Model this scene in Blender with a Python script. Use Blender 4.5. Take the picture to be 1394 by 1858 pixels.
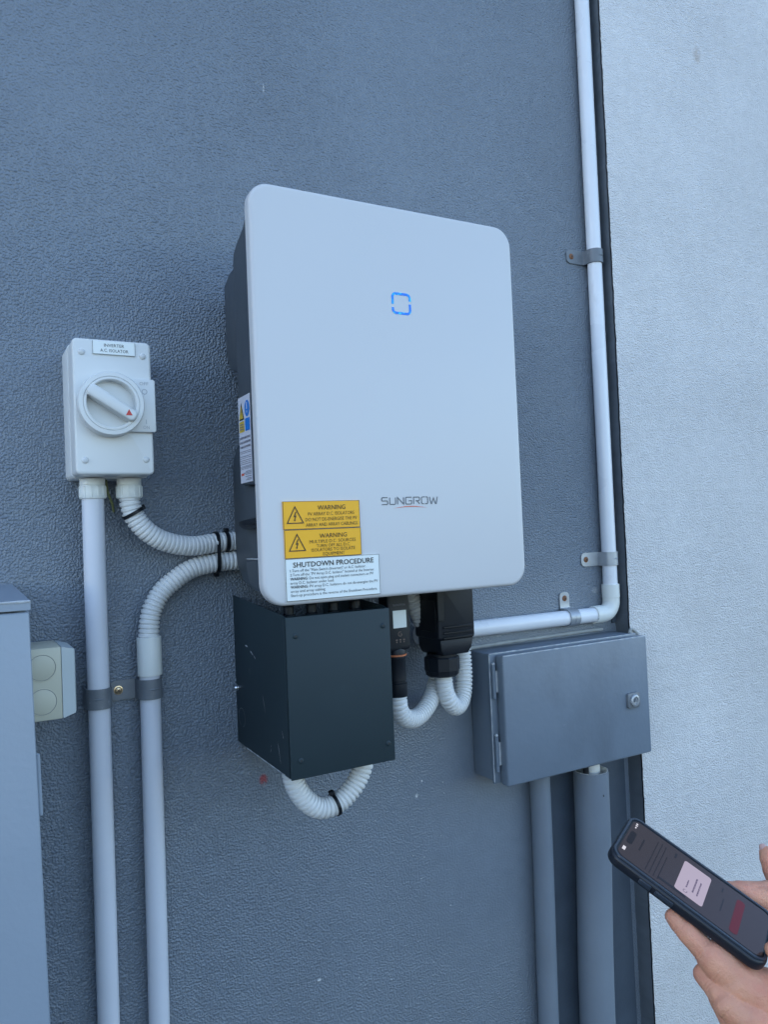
import bpy, bmesh, math, random
from mathutils import Matrix, Vector, noise
R = math.radians
random.seed(7)
sc = bpy.context.scene
for o in list(bpy.data.objects): bpy.data.objects.remove(o)
C = sc.collection
Z0 = 1.75          # height of the inverter's top edge above the ground; z below is measured from that edge

# ------------------------------------------------------------------ camera
cam = bpy.data.cameras.new('camera'); cam_o = bpy.data.objects.new('camera', cam); C.objects.link(cam_o)
cam.sensor_fit = 'VERTICAL'; cam.sensor_height = 24.0; cam.lens = 1400.0/1858.0*24.0
cam.clip_start = 0.02; cam.clip_end = 2000
cr, cu, cb = Vector((.87483356, -.48253189, -.04276934)), Vector((.02517676, -.04287999, .99876295)), Vector((-.48376893, -.87482814, -.02536427))
M = Matrix.Identity(4)
for i in range(3): M[i][0], M[i][1], M[i][2] = cr[i], cu[i], cb[i]
M.translation = Vector((-.29364, -1.00949, -.4013 + Z0))
cam_o.matrix_world = M
sc.camera = cam_o

# ------------------------------------------------------------------ sky, sun, exposure
SUN_EL, SUN_AZ = 32.0, -62.0           # the sun stands behind the wall: everything in view is in open shade
w = bpy.data.worlds.new('World'); sc.world = w; w.use_nodes = True
nt = w.node_tree; nt.nodes.clear()
sky = nt.nodes.new('ShaderNodeTexSky'); sky.sky_type = 'NISHITA'; sky.sun_disc = False
sky.sun_elevation = R(SUN_EL); sky.sun_rotation = R(SUN_AZ)
sky.air_density = 1.0; sky.dust_density = 0.8; sky.ozone_density = 1.8
bg = nt.nodes.new('ShaderNodeBackground'); bg.inputs[1].default_value = 0.12
wo = nt.nodes.new('ShaderNodeOutputWorld')
nt.links.new(sky.outputs[0], bg.inputs[0]); nt.links.new(bg.outputs[0], wo.inputs[0])
sl = bpy.data.lights.new('sun', 'SUN'); sl.energy = 3.0; sl.angle = R(.53); sl.color = (1, .95, .87)
so = bpy.data.objects.new('sun', sl); C.objects.link(so)
sd = Vector((math.sin(R(SUN_AZ))*math.cos(R(SUN_EL)), math.cos(R(SUN_AZ))*math.cos(R(SUN_EL)), math.sin(R(SUN_EL))))
so.rotation_euler = sd.to_track_quat('Z', 'Y').to_euler(); so.location = (3, 20, 20)
vs = sc.view_settings
vs.view_transform = 'Standard'; vs.look = 'None'; vs.gamma = 1; vs.use_curve_mapping = False; vs.exposure = 2.1

# ------------------------------------------------------------------ materials
class NT:
    def __init__(s, m): s.t = m.node_tree; s.n = s.t.nodes; s.l = s.t.links
    def new(s, k, **kw):
        n = s.n.new(k)
        for a, b in kw.items():
            if hasattr(n, a): setattr(n, a, b)
            else: n.inputs[a].default_value = b
        return n
    def link(s, a, b): s.l.new(a, b)
def lin(r, g, b):
    f = lambda c: (c/255/12.92) if c/255 <= .04045 else ((c/255+.055)/1.055)**2.4
    return (f(r), f(g), f(b))
def mat(name, col, rough=.5, metal=0, var=.06, vscale=9, bump=0, bscale=400, speck=None, spec=.5, emit=None, estr=1, coat=0, sss=0, grime=None):
    """plain surface with soft colour drift, optional fine bump and worn specks of another colour"""
    m = bpy.data.materials.new(name); m.use_nodes = True; k = NT(m)
    p = k.n['Principled BSDF']
    p.inputs['Roughness'].default_value = rough; p.inputs['Metallic'].default_value = metal
    p.inputs['Specular IOR Level'].default_value = spec; p.inputs['Coat Weight'].default_value = coat
    tc = k.new('ShaderNodeTexCoord')
    n1 = k.new('ShaderNodeTexNoise'); n1.inputs['Scale'].default_value = vscale; n1.inputs['Detail'].default_value = 5
    k.link(tc.outputs['Object'], n1.inputs['Vector'])
    mr = k.new('ShaderNodeMapRange'); mr.inputs[1].default_value = .3; mr.inputs[2].default_value = .7
    mr.inputs[3].default_value = 1-var; mr.inputs[4].default_value = 1+var
    k.link(n1.outputs['Fac'], mr.inputs[0])
    mx = k.new('ShaderNodeVectorMath'); mx.operation = 'SCALE'; mx.inputs[0].default_value = col
    k.link(mr.outputs[0], mx.inputs['Scale'])
    out = mx.outputs[0]
    for sp in (speck, grime):
        if not sp: continue
        scol, sscale, lo, hi, amt, stretch = sp
        mp = k.new('ShaderNodeMapping'); mp.inputs['Scale'].default_value = stretch
        k.link(tc.outputs['Object'], mp.inputs[0])
        n2 = k.new('ShaderNodeTexNoise'); n2.inputs['Scale'].default_value = sscale; n2.inputs['Detail'].default_value = 6; n2.inputs['Roughness'].default_value = .65
        k.link(mp.outputs[0], n2.inputs['Vector'])
        r2 = k.new('ShaderNodeMapRange'); r2.inputs[1].default_value = lo; r2.inputs[2].default_value = hi; r2.inputs[4].default_value = amt
        k.link(n2.outputs['Fac'], r2.inputs[0])
        mm = k.new('ShaderNodeMix'); mm.data_type = 'RGBA'
        k.link(r2.outputs[0], mm.inputs[0]); k.link(out, mm.inputs[6]); mm.inputs[7].default_value = (*scol, 1)
        out = mm.outputs[2]
    k.link(out, p.inputs['Base Color'])
    nr = k.new('ShaderNodeMapRange'); nr.inputs[3].default_value = rough*.88; nr.inputs[4].default_value = min(1, rough*1.12)
    k.link(n1.outputs['Fac'], nr.inputs[0]); k.link(nr.outputs[0], p.inputs['Roughness'])
    if bump:
        n3 = k.new('ShaderNodeTexNoise'); n3.inputs['Scale'].default_value = bscale; n3.inputs['Detail'].default_value = 3
        k.link(tc.outputs['Object'], n3.inputs['Vector'])
        b = k.new('ShaderNodeBump'); b.inputs['Strength'].default_value = bump; b.inputs['Distance'].default_value = .001
        k.link(n3.outputs['Fac'], b.inputs['Height']); k.link(b.outputs[0], p.inputs['Normal'])
    if emit:
        p.inputs['Emission Color'].default_value = (*emit, 1); p.inputs['Emission Strength'].default_value = estr
    if sss:
        p.inputs['Subsurface Weight'].default_value = sss; p.inputs['Subsurface Radius'].default_value = (.012, .004, .002); p.inputs['Subsurface Scale'].default_value = .6
    return m

def wall_mat(name, col, rough, strength, smooth_at=None, marks=()):
    """rolled textured masonry paint: worm-like raised stipple of about 5 mm, smoother where it was cut in by brush"""
    m = bpy.data.materials.new(name); m.use_nodes = True; k = NT(m); p = k.n['Principled BSDF']
    p.inputs['Roughness'].default_value = rough; p.inputs['Specular IOR Level'].default_value = .6
    tc = k.new('ShaderNodeTexCoord'); co = tc.outputs['Object']
    def nz(scale, detail=2, rough_=.5, dist=0):
        n = k.new('ShaderNodeTexNoise'); n.inputs['Scale'].default_value = scale; n.inputs['Detail'].default_value = detail
        n.inputs['Roughness'].default_value = rough_; n.inputs['Distortion'].default_value = dist; k.link(co, n.inputs['Vector']); return n.outputs['Fac']
    def mr(src, a, b, c=0, d=1, smooth=True):
        n = k.new('ShaderNodeMapRange'); n.interpolation_type = 'SMOOTHSTEP' if smooth else 'LINEAR'
        for i, v in zip((1, 2, 3, 4), (a, b, c, d)): n.inputs[i].default_value = v
        k.link(src, n.inputs[0]); return n.outputs[0]
    def mth(op, a, b):
        n = k.new('ShaderNodeMath'); n.operation = op
        for i, v in enumerate((a, b)):
            if isinstance(v, (int, float)): n.inputs[i].default_value = v
            else: k.link(v, n.inputs[i])
        return n.outputs[0]
    worms = mr(nz(365, .6, .5, .0), .28, .80, 0, 1.3)
    beads = mr(nz(290, 0), .57, .80)
    fine = nz(60, 3, .6)
    h = mth('ADD', mth('ADD', worms, mth('MULTIPLY', beads, 1.25)), mth('MULTIPLY', fine, .7))
    amp = mr(nz(2.2, 3), .30, .66, .75, 1.0)
    if smooth_at:
        for (x, z, r0, r1, lo) in smooth_at:
            cx = k.new('ShaderNodeVectorMath'); cx.operation = 'DISTANCE'; k.link(co, cx.inputs[0]); cx.inputs[1].default_value = (x, 0, z+Z0)
            amp = mth('MULTIPLY', amp, mr(cx.outputs['Value'], r0, r1, lo, 1.0))
    b = k.new('ShaderNodeBump'); b.inputs['Distance'].default_value = .0024
    k.link(mth('MULTIPLY', amp, strength), b.inputs['Strength']); k.link(h, b.inputs['Height']); k.link(b.outputs[0], p.inputs['Normal'])
    f = mr(nz(3.0, 6, .6), .3, .7, .90, 1.08, False)
    f2 = mr(nz(55, 3), .3, .7, .955, 1.045, False)
    v = k.new('ShaderNodeVectorMath'); v.operation = 'SCALE'; v.inputs[0].default_value = col; k.link(mth('MULTIPLY', f, f2), v.inputs['Scale'])
    out = v.outputs[0]
    for (x, z, sx, sz, mcol, amt) in marks:              # small paint smears and scuffs
        mp = k.new('ShaderNodeMapping'); mp.inputs['Location'].default_value = (-x/sx, 0, -(z+Z0)/sz); mp.inputs['Scale'].default_value = (1/sx, .01, 1/sz)
        k.link(co, mp.inputs[0]); ln = k.new('ShaderNodeVectorMath'); ln.operation = 'LENGTH'; k.link(mp.outputs[0], ln.inputs[0])
        msk = mth('MULTIPLY', mr(ln.outputs['Value'], .35, 1.0, 1, 0), mr(nz(190, 3, .6), .33, .50, 0, amt))
        mm = k.new('ShaderNodeMix'); mm.data_type = 'RGBA'; k.link(msk, mm.inputs[0]); k.link(out, mm.inputs[6]); mm.inputs[7].default_value = (*mcol, 1); out = mm.outputs[2]
    k.link(out, p.inputs['Base Color'])
    return m

m_wall = wall_mat('grey_masonry_paint', (.184, .215, .252), .34, .60, smooth_at=[(.52, -.80, .10, .50, .25)],
                  marks=[(.060, -.730, .008, .010, (.35, .03, .03), .85), (.0993, .2312, .0012, .008, (.8, .8, .8), .9), (.13, -1.02, .004, .003, (.7, .7, .7), .8),
                         (.30, -.80, .003, .004, (.75, .75, .75), .9), (.31, -.78, .002, .002, (.75, .75, .75), .9), (.68, -.52, .010, .008, (.45, .45, .45), .5)])
m_pale = wall_mat('pale_grey_masonry_paint', (.68, .66, .64), .5, .56, smooth_at=[(.80, -.68, .06, .22, .72)],
                  marks=[(.979, .4924, .014, .022, (.42, .33, .26), .55)])
m_strip = mat('dark_smooth_strip', (.066, .084, .108), .45, var=.12, vscale=20, bump=.3, bscale=250)
m_ground = mat('asphalt', (.055, .055, .056), .9, var=.2, vscale=3, bump=.6, bscale=150)
m_white = mat('white_powder_coat', (.635, .630, .628), .36, var=.012, vscale=4, bump=.06, bscale=1800, grime=((.62, .63, .64), 11, .56, .74, .30, (1, 1, 1.6)))
m_house = mat('charcoal_housing', (.056, .069, .083), .46, var=.08, vscale=14, bump=.25, bscale=900, speck=((.30, .31, .32), 70, .70, .78, .35, (1, 1, .35)))
m_house_d = mat('black_groove', (.02, .021, .022), .5, var=.1)
m_cover = mat('slate_powder_coat', (.021, .036, .043), .55, spec=.3, var=.06, vscale=10, bump=.12, bscale=1500, speck=((.12, .14, .15), 24, .70, .82, .25, (1.5, 1.2, .35)))
m_black = mat('black_plastic', (.007, .010, .015), .45, spec=.35, var=.12, vscale=30, bump=.2, bscale=700)
m_blackrub = mat('black_nylon', (.006, .008, .011), .42, spec=.35, var=.1, vscale=60)
m_pvc = mat('grey_pvc_conduit', (.66, .675, .72), .30, var=.03, vscale=12, speck=((.5, .5, .5), 45, .66, .78, .4, (1, 1, .2)))
m_pvc_r = mat('pale_pvc_conduit', (.80, .81, .83), .28, var=.03, vscale=12, speck=((.55, .55, .55), 40, .66, .78, .4, (1, 1, .2)))
m_fit = mat('cream_pvc_fitting', (.76, .77, .72), .34, var=.03, vscale=30)
m_hose = mat('corrugated_pvc', (.70, .70, .68), .42, var=.05, vscale=25)
m_iso = mat('isolator_plastic', (.71, .715, .69), .33, var=.02, vscale=10, bump=.05, bscale=900)
m_iso_in = mat('isolator_dial_plastic', (.64, .645, .63), .35, var=.02, vscale=20)
m_red = mat('red_paint', (.52, .04, .03), .4, var=.05)
m_galv = mat('painted_steel_saddle', (.165, .182, .20), .46, metal=.15, var=.1, vscale=60, bump=.2, bscale=500, speck=((.45, .45, .45), 120, .62, .72, .4, (1, 1, 1)))
m_galv_b = mat('bare_galvanised_saddle', (.42, .44, .46), .40, metal=.45, var=.1, vscale=60, bump=.2, bscale=500)
m_screw = mat('brass_screw', (.70, .52, .32), .28, metal=.9, var=.2, vscale=300)
m_rust = mat('rusty_screw', (.26, .12, .06), .6, metal=.4, var=.3, vscale=400)
m_chrome = mat('bright_steel', (.72, .72, .72), .18, metal=1, var=.02)
m_encl = mat('painted_steel_enclosure', (.168, .206, .252), .40, var=.07, vscale=8, bump=.35, bscale=120, speck=((.50, .52, .54), 60, .69, .78, .30, (1, 1, 1)), grime=((.115, .138, .168), 9, .52, .72, .5, (1.0, 1, .55)))
m_encl_w = mat('worn_and_highlight_edge', (.47, .49, .50), .5, var=.2, vscale=80, bump=.4, bscale=300)
m_meter = mat('painted_meter_box', (.27, .315, .37), .34, var=.05, vscale=5, bump=.25, bscale=160, speck=((.62, .63, .64), 55, .70, .80, .35, (1, 1, 1)))
m_jb = mat('aged_cream_plastic', (.56, .54, .42), .45, var=.04, vscale=15)
m_jb_lid = mat('pale_lid_plastic', (.50, .55, .55), .42, var=.03, vscale=15)
m_pipe = mat('grey_painted_conduit', (.186, .216, .252), .45, var=.08, vscale=8, bump=.3, bscale=130, speck=((.55, .56, .57), 90, .72, .80, .35, (1, 1, .5)))
m_in = mat('white_cable_sheath', (.75, .74, .70), .4, var=.05)
m_yel = mat('yellow_sign', (.98, .475, .006), .42, var=.02, vscale=20)
m_signw = mat('white_sign', (.82, .86, .83), .40, var=.015, vscale=20)
m_ink = mat('black_ink', (.016, .013, .012), .5, var=.02)
m_inkb = mat('brown_black_ink', (.035, .022, .010), .5, var=.02)
m_logo = mat('grey_logo_ink', (.10, .11, .125), .4, var=.02)
m_logor = mat('orange_logo_ink', (.72, .12, .06), .4, var=.02)
m_lab = mat('silver_label', (.62, .63, .70), .38, var=.03, vscale=40)
m_laby = mat('label_yellow', (.62, .44, .05), .4, var=.03)
m_labb = mat('label_blue', (.01, .19, .62), .4, var=.03)
m_inkg = mat('label_grey_ink', (.20, .20, .24), .5, var=.1)
m_org = mat('orange_seal', (.62, .19, .08), .4, var=.05)
m_inkd = mat('dim_print', (.16, .11, .09), .5, var=.05)
m_case = mat('phone_case', (.010, .013, .020), .42, var=.1, vscale=60)
m_caseb = mat('phone_case_lip', (.03, .04, .055), .35, var=.05)
m_skin = mat('skin', (.70, .325, .20), .52, var=.10, vscale=45, bump=.75, bscale=650, sss=.12, speck=((.62, .20, .135), 26, .46, .68, .6, (1, 1, 1)))
m_nail = mat('fingernail', (.62, .38, .33), .28, var=.03)
m_caulk = mat('sealant', (.36, .37, .36), .6, var=.1, vscale=80, bump=.5, bscale=300)

def screen_mat(name, col, e, strength, rough=.16):
    return mat(name, col, rough, var=.02, emit=e, estr=strength, spec=.22)
m_scr = screen_mat('phone_screen', (.006, .006, .008), lin(66, 59, 64), .15)
m_scr_isl = screen_mat('phone_cutout', (.004, .004, .005), lin(40, 36, 50), .08)
m_scr_d = screen_mat('dim_screen_print', (.006, .006, .008), lin(44, 42, 52), .08)
m_scr_card = screen_mat('bright_screen_card', (.02, .02, .02), lin(205, 190, 212), .165)
m_scr_ink = screen_mat('screen_card_print', (.01, .01, .01), lin(110, 98, 125), .2)
m_scr_red = screen_mat('dim_red_button', (.01, .002, .002), lin(122, 22, 34), .11)
m_scr_w = screen_mat('status_icon', (.02, .02, .02), lin(225, 222, 232), .22)

def led_mat():
    m = bpy.data.materials.new('blue_status_light'); m.use_nodes = True; k = NT(m); p = k.n['Principled BSDF']
    tc = k.new('ShaderNodeTexCoord'); n = k.new('ShaderNodeTexNoise'); n.inputs['Scale'].default_value = 230; n.inputs['Detail'].default_value = 1
    k.link(tc.outputs['Object'], n.inputs['Vector'])
    r = k.new('ShaderNodeValToRGB'); e = r.color_ramp.elements
    e[0].position = .40; e[0].color = (0, .14, .82, 1); e[1].position = .66; e[1].color = (.0, .62, .95, 1)
    x = e.new(.52); x.color = (0, .24, .85, 1)
    k.link(n.outputs['Fac'], r.inputs[0])
    p.inputs['Base Color'].default_value = (0, .03, .16, 1); p.inputs['Roughness'].default_value = .3
    k.link(r.outputs[0], p.inputs['Emission Color']); p.inputs['Emission Strength'].default_value = .21
    return m
m_led = led_mat()

# ------------------------------------------------------------------ mesh helpers
class MB:
    def __init__(s): s.v = []; s.f = []
    def add(s, vs_, fs):
        b = len(s.v); s.v += [tuple(v) for v in vs_]; s.f += [tuple(b+i for i in f) for f in fs]; return s
    def bm(s, bm):
        bm.verts.index_update()
        s.add([v.co[:] for v in bm.verts], [[v.index for v in f.verts] for f in bm.faces]); bm.free(); return s
    def box(s, x0, x1, y0, y1, z0, z1, bev=0, seg=2, matrix=None):
        b = bmesh.new(); bmesh.ops.create_cube(b, size=1)
        for v in b.verts: v.co = Vector(((x0+x1)/2+v.co.x*(x1-x0), (y0+y1)/2+v.co.y*(y1-y0), (z0+z1)/2+v.co.z*(z1-z0)))
        if bev: bmesh.ops.bevel(b, geom=b.edges[:], offset=bev, segments=seg, profile=.5, affect='EDGES', clamp_overlap=True)
        if matrix: bmesh.ops.transform(b, matrix=matrix, verts=b.verts)
        return s.bm(b)
    def prism(s, poly, axis, a0, a1, bev=0, seg=2, ends='both', matrix=None):
        """polygon in the plane normal to axis, extruded from a0 to a1; ends: which rims are rounded"""
        b = bmesh.new()
        def P(p, a): return {'x': (a, p[0], p[1]), 'y': (p[0], a, p[1]), 'z': (p[0], p[1], a)}[axis]
        lo = [b.verts.new(P(p, a0)) for p in poly]; hi = [b.verts.new(P(p, a1)) for p in poly]
        f0 = b.faces.new(lo); f1 = b.faces.new(hi[::-1]); n = len(poly)
        for i in range(n): b.faces.new((lo[i], hi[i], hi[(i+1) % n], lo[(i+1) % n]))
        bmesh.ops.recalc_face_normals(b, faces=b.faces[:])
        if bev:
            ed = set()
            if ends in ('both', 'lo'): ed |= set(f0.edges)
            if ends in ('both', 'hi'): ed |= set(f1.edges)
            bmesh.ops.bevel(b, geom=list(ed), offset=bev, segments=seg, profile=.5, affect='EDGES', clamp_overlap=True)
        if matrix: bmesh.ops.transform(b, matrix=matrix, verts=b.verts)
        return s.bm(b)
    def lathe(s, o, axis, prof, n=32, cap=True):
        """prof: list of (radius, distance along axis)"""
        a = Vector(axis).normalized(); u = a.orthogonal().normalized(); w_ = a.cross(u); o = Vector(o); v = []; f = []
        for r, h in prof:
            for i in range(n):
                t = 2*math.pi*i/n; v.append(o+a*h+(u*math.cos(t)+w_*math.sin(t))*r)
        for j in range(len(prof)-1):
            for i in range(n): k_ = (i+1) % n; f.append((j*n+i, j*n+k_, (j+1)*n+k_, (j+1)*n+i))
        if cap: f.append(tuple(range(n))[::-1]); f.append(tuple((len(prof)-1)*n+i for i in range(n)))
        return s.add(v, f)
    def cyl(s, p0, p1, r0, r1=None, n=28, bev=0):
        p0, p1 = Vector(p0), Vector(p1); L = (p1-p0).length; r1 = r0 if r1 is None else r1
        pr = [(r0, 0), (r1, L)] if not bev else [(r0-bev, 0), (r0, bev), (r1, L-bev), (r1-bev, L)]
        return s.lathe(p0, p1-p0, pr, n)
    def dome(s, o, axis, r, h, n=20, k_=5):
        pr = [(r*math.cos(t), h*math.sin(t)) for t in [i*math.pi/2/k_ for i in range(k_)]]+[(r*.02, h)]
        return s.lathe(o, axis, pr, n)
    def tube(s, pts, rf, n=22, step=.004, cap=True):
        P = resample(pts, step); N = len(P); v = []; f = []
        T = [(P[min(i+1, N-1)]-P[max(i-1, 0)]).normalized() for i in range(N)]
        u = T[0].orthogonal().normalized(); d = 0
        for i in range(N):
            if i: d += (P[i]-P[i-1]).length
            u = (u-T[i]*u.dot(T[i])).normalized(); w_ = T[i].cross(u); r = rf(d)
            for j in range(n):
                t = 2*math.pi*j/n; v.append(P[i]+(u*math.cos(t)+w_*math.sin(t))*r)
        for i in range(N-1):
            for j in range(n): k_ = (j+1) % n; f.append((i*n+j, i*n+k_, (i+1)*n+k_, (i+1)*n+j))
        if cap: f.append(tuple(range(n))[::-1]); f.append(tuple((N-1)*n+i for i in range(n)))
        return s.add(v, f)
def resample(pts, step):
    pts = [Vector(p) for p in pts]; Q = []
    for i in range(len(pts)-1):
        p0 = pts[i-1] if i else pts[0]*2-pts[1]; p1, p2 = pts[i], pts[i+1]; p3 = pts[i+2] if i+2 < len(pts) else p2*2-p1
        for k_ in range(40):
            t = k_/40; Q.append(.5*((2*p1)+(p2-p0)*t+(2*p0-5*p1+4*p2-p3)*t*t+(3*p1-p0-3*p2+p3)*t**3))
    Q.append(pts[-1]); D = [0]
    for i in range(1, len(Q)): D.append(D[-1]+(Q[i]-Q[i-1]).length)
    n = max(2, int(D[-1]/step)); out = []; j = 0
    for i in range(n+1):
        d = D[-1]*i/n
        while j < len(D)-2 and D[j+1] < d: j += 1
        t = (d-D[j])/max(1e-9, D[j+1]-D[j]); out.append(Q[j].lerp(Q[j+1], min(1, t)))
    return out
def rrect(x0, x1, z0, z1, r, n=8):
    p = []
    for cx, cz, a in ((x1-r, z1-r, 0), (x0+r, z1-r, 90), (x0+r, z0+r, 180), (x1-r, z0+r, 270)):
        for i in range(n+1): t = R(a+90*i/n); p.append((cx+r*math.cos(t), cz+r*math.sin(t)))
    return p
ROOTLOC = {}
def link(o): C.objects.link(o); return o
def obj(name, mb, m, parent=None, sharp=38, local=False, loc=None):
    """ONE mesh object; coordinates are scene coordinates with z counted from Z0 unless local"""
    me = bpy.data.meshes.new(name); dz = 0 if local else Z0
    me.from_pydata([(a, b, c+dz) for a, b, c in mb.v], [], mb.f); me.validate()
    b = bmesh.new(); b.from_mesh(me); bmesh.ops.recalc_face_normals(b, faces=b.faces[:]); b.to_mesh(me); b.free()
    return meshobj(name, me, m, parent, sharp, local)
def meshobj(name, me, m, parent=None, sharp=38, local=False):
    for p in me.polygons: p.use_smooth = True
    if sharp: me.set_sharp_from_angle(angle=R(sharp))
    me.materials.clear(); me.materials.append(m)
    o = link(bpy.data.objects.new(name, me))
    if parent:
        o.parent = parent
        if not local and parent.name in ROOTLOC: o.matrix_parent_inverse = Matrix.Translation(ROOTLOC[parent.name]).inverted()
    return o
def tag(o, label, cat, group=None, kind=None):
    o['label'] = label; o['category'] = cat
    if group: o['group'] = group
    if kind: o['kind'] = kind
    return o
def thing(name, loc, label, cat, group=None):
    o = link(bpy.data.objects.new(name, None)); o.empty_display_size = .03
    L = Vector((loc[0], loc[1], loc[2]+Z0)); o.location = L; ROOTLOC[o.name] = L
    return tag(o, label, cat, group)
def lone(name, mb, m, label, cat, group=None, sharp=38):
    """a thing that is one mesh: origin moved to its own middle"""
    xs = [sum(v[i] for v in mb.v)/len(mb.v) for i in range(3)]
    mb.v = [(a-xs[0], b-xs[1], c-xs[2]) for a, b, c in mb.v]
    o = obj(name, mb, m, None, sharp, local=True); o.location = (xs[0], xs[1], xs[2]+Z0)
    return tag(o, label, cat, group)

FACE = Matrix(((1, 0, 0, 0), (0, 0, -1, 0), (0, 1, 0, 0), (0, 0, 0, 1)))      # local XY drawn on a surface that faces -y
def text_verts(s, bold=0, shear=0):
    cu = bpy.data.curves.new('t', 'FONT'); cu.body = s; cu.size = 1; cu.resolution_u = 2; cu.offset = bold; cu.shear = shear
    o = link(bpy.data.objects.new('t', cu)); dg = bpy.context.evaluated_depsgraph_get(); dg.update()
    me = bpy.data.meshes.new_from_object(o.evaluated_get(dg))
    v = [x.co[:] for x in me.vertices]; f = [tuple(p.vertices) for p in me.polygons]
    bpy.data.objects.remove(o); bpy.data.curves.remove(cu); bpy.data.meshes.remove(me)
    return v, f
def put_text(mb, s, x0, x1, zb, capH, y, bold=0, tilt=0, matrix=None):
    """flat lettering from x0 to x1 with its baseline at zb, capital height capH, on plane y; tilt = rise per metre"""
    v, f = text_verts(s, bold); a = min(p[0] for p in v); b = max(p[0] for p in v)
    k_ = (x1-x0)/(b-a); kz = capH/.69
    vv = []
    for p in v:
        x = x0+(p[0]-a)*k_; z = zb+p[1]*kz+tilt*(x-x0); q = Vector((x, y, z)); vv.append(matrix @ q if matrix else q)
    mb.add(vv, f)
def stroke(mb, pts, wd, y, closed=False):
    """flat line of width wd through (x,z) points on plane y"""
    P = [Vector((p[0], p[1])) for p in pts]; n = len(P); L = []; Rr = []
    for i in range(n):
        a = P[(i-1) % n] if (closed or i) else P[0]; b = P[(i+1) % n] if (closed or i < n-1) else P[-1]
        d1 = (P[i]-a); d2 = (b-P[i])
        d1 = d1.normalized() if d1.length else d2.normalized(); d2 = d2.normalized() if d2.length else d1
        n1 = Vector((-d1.y, d1.x)); n2 = Vector((-d2.y, d2.x)); m_ = (n1+n2).normalized(); k_ = wd/2/max(.35, m_.dot(n1))
        L.append(P[i]+m_*k_); Rr.append(P[i]-m_*k_)
    v = [(p.x, y, p.y) for p in L]+[(p.x, y, p.y) for p in Rr]; f = []
    for i in range(n if closed else n-1): j = (i+1) % n; f.append((i, j, n+j, n+i))
    mb.add(v, f)
def quad(mb, x0, x1, z0, z1, y): mb.add([(x0, y, z0), (x1, y, z0), (x1, y, z1), (x0, y, z1)], [(0, 1, 2, 3)])
def screw_head(parent, o, axis, r, m, name='screw', h=None):
    a = Vector(axis).normalized(); o = Vector(o); mb = MB(); h = h or r*.55
    mb.lathe(o, a, [(r*1.25, 0), (r*1.25, .0006), (r, .0008), (r*.92, h*.6), (r*.6, h*.95), (r*.05, h)], 20)
    s_ = obj(name, mb, m, parent)
    u = a.orthogonal().normalized(); w_ = a.cross(u); cb_ = MB()
    for d, e in ((u, w_), (w_, u)):
        q = [o+a*(h*1.03)+d*(r*.5*i)+e*(r*.13*j) for i, j in ((-1, -1), (1, -1), (1, 1), (-1, 1))]; q2 = [p-a*h*.4 for p in q]
        cb_.add(q+q2, [(0, 1, 2, 3), (7, 6, 5, 4), (0, 4, 5, 1), (1, 5, 6, 2), (2, 6, 7, 3), (3, 7, 4, 0)])
        a_ = 0.0001; o = o+a*a_
    obj('screw_recess', cb_, m_house_d, s_ if parent else None)
    return s_

# ================================================================== SETTING
g = MB(); g.add([(-300, -300, -Z0), (300, -300, -Z0), (300, 300, -Z0), (-300, 300, -Z0)], [(0, 1, 2, 3)])
o = obj('ground', g, m_ground); o['kind'] = 'structure'
TOP = 8.0
gw = MB(); gw.box(-30, .80, 0, .30, -Z0-.2, TOP)
gwall = tag(obj('grey_wall', gw, m_wall), 'dark grey stippled masonry wall that the white inverter hangs on', 'wall')
sp_ = MB(); random.seed(21)
for i in range(64):
    x = random.gauss(.25, .075); z = random.uniform(-1.16, -.74)
    if not .19 < x < .40: continue
    rr_ = random.choice((.0004, .0005, .0006, .0009)); sp_.lathe((x, .0002, z), (0, -1, 0), [(rr_, 0), (rr_*.8, .0007), (rr_*.1, .0010)], 6)
obj('paint_specks', sp_, mat('white_paint_speck', (.62, .63, .64), .6), gwall)['kind'] = 'stuff'
# pale wall: a panel standing 35 mm proud; its corner is not quite straight and its paint edge is ragged
def corner_x(z):
    if z > -.58: b = .7255-.002*max(0, min(1, (z+.1)/-.5))
    elif z < -.80: b = .737
    else: b = .7235+(.737-.7235)*(-.58-z)/.22
    return b+.0011*noise.noise((z*60, 1.7, 0))+.0008*noise.noise((z*170, 5.1, 0))
zs = [-Z0-.2]; z = -1.5
while z < .8: zs.append(z); z += .004
zs += [1.2, TOP]
def corner_y(z): return -.035+.0006*noise.noise((z*80, 9, 3))
pw = MB(); n = len(zs); vv = []
for z in zs:
    cx = corner_x(z); cy = corner_y(z)
    vv += [(cx+.004, cy+.004, z), (cx+.0012, cy+.0009, z), (cx+.004, -.035, z), (9, -.035, z)]
ff = []
for i in range(n-1):
    for j in range(3): ff.append((i*4+j, i*4+j+1, i*4+4+j+1, i*4+4+j))
ff.append((4*(n-1), 4*(n-1)+1, 4*(n-1)+2, 4*(n-1)+3))
pw.add(vv, ff)
pwall = thing('pale_wall', (2, -.035, -Z0), 'pale grey stippled masonry wall standing proud on the right', 'wall')
obj('wall_face', pw, m_pale, pwall)
rt = MB(); vv = []; ff = []
for z in zs:
    cx = corner_x(z); vv += [(cx+.002, .002, z), (cx+.0018, -.028, z), (cx+.0019, corner_y(z)+.0024, z), (cx+.02, corner_y(z)+.004, z)]
for i in range(n-1):
    for j in range(3): ff.append((i*4+j, i*4+j+1, i*4+4+j+1, i*4+4+j))
rt.add(vv, ff)
c_ = obj('corner_return', rt, mat('corner_side_dark', (.115, .132, .150), .5, var=.12, vscale=20, bump=.3, bscale=250), pwall); c_['label'] = 'narrow dark side face of the pale wall'  # side face coloured much darker than the wall front
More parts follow.
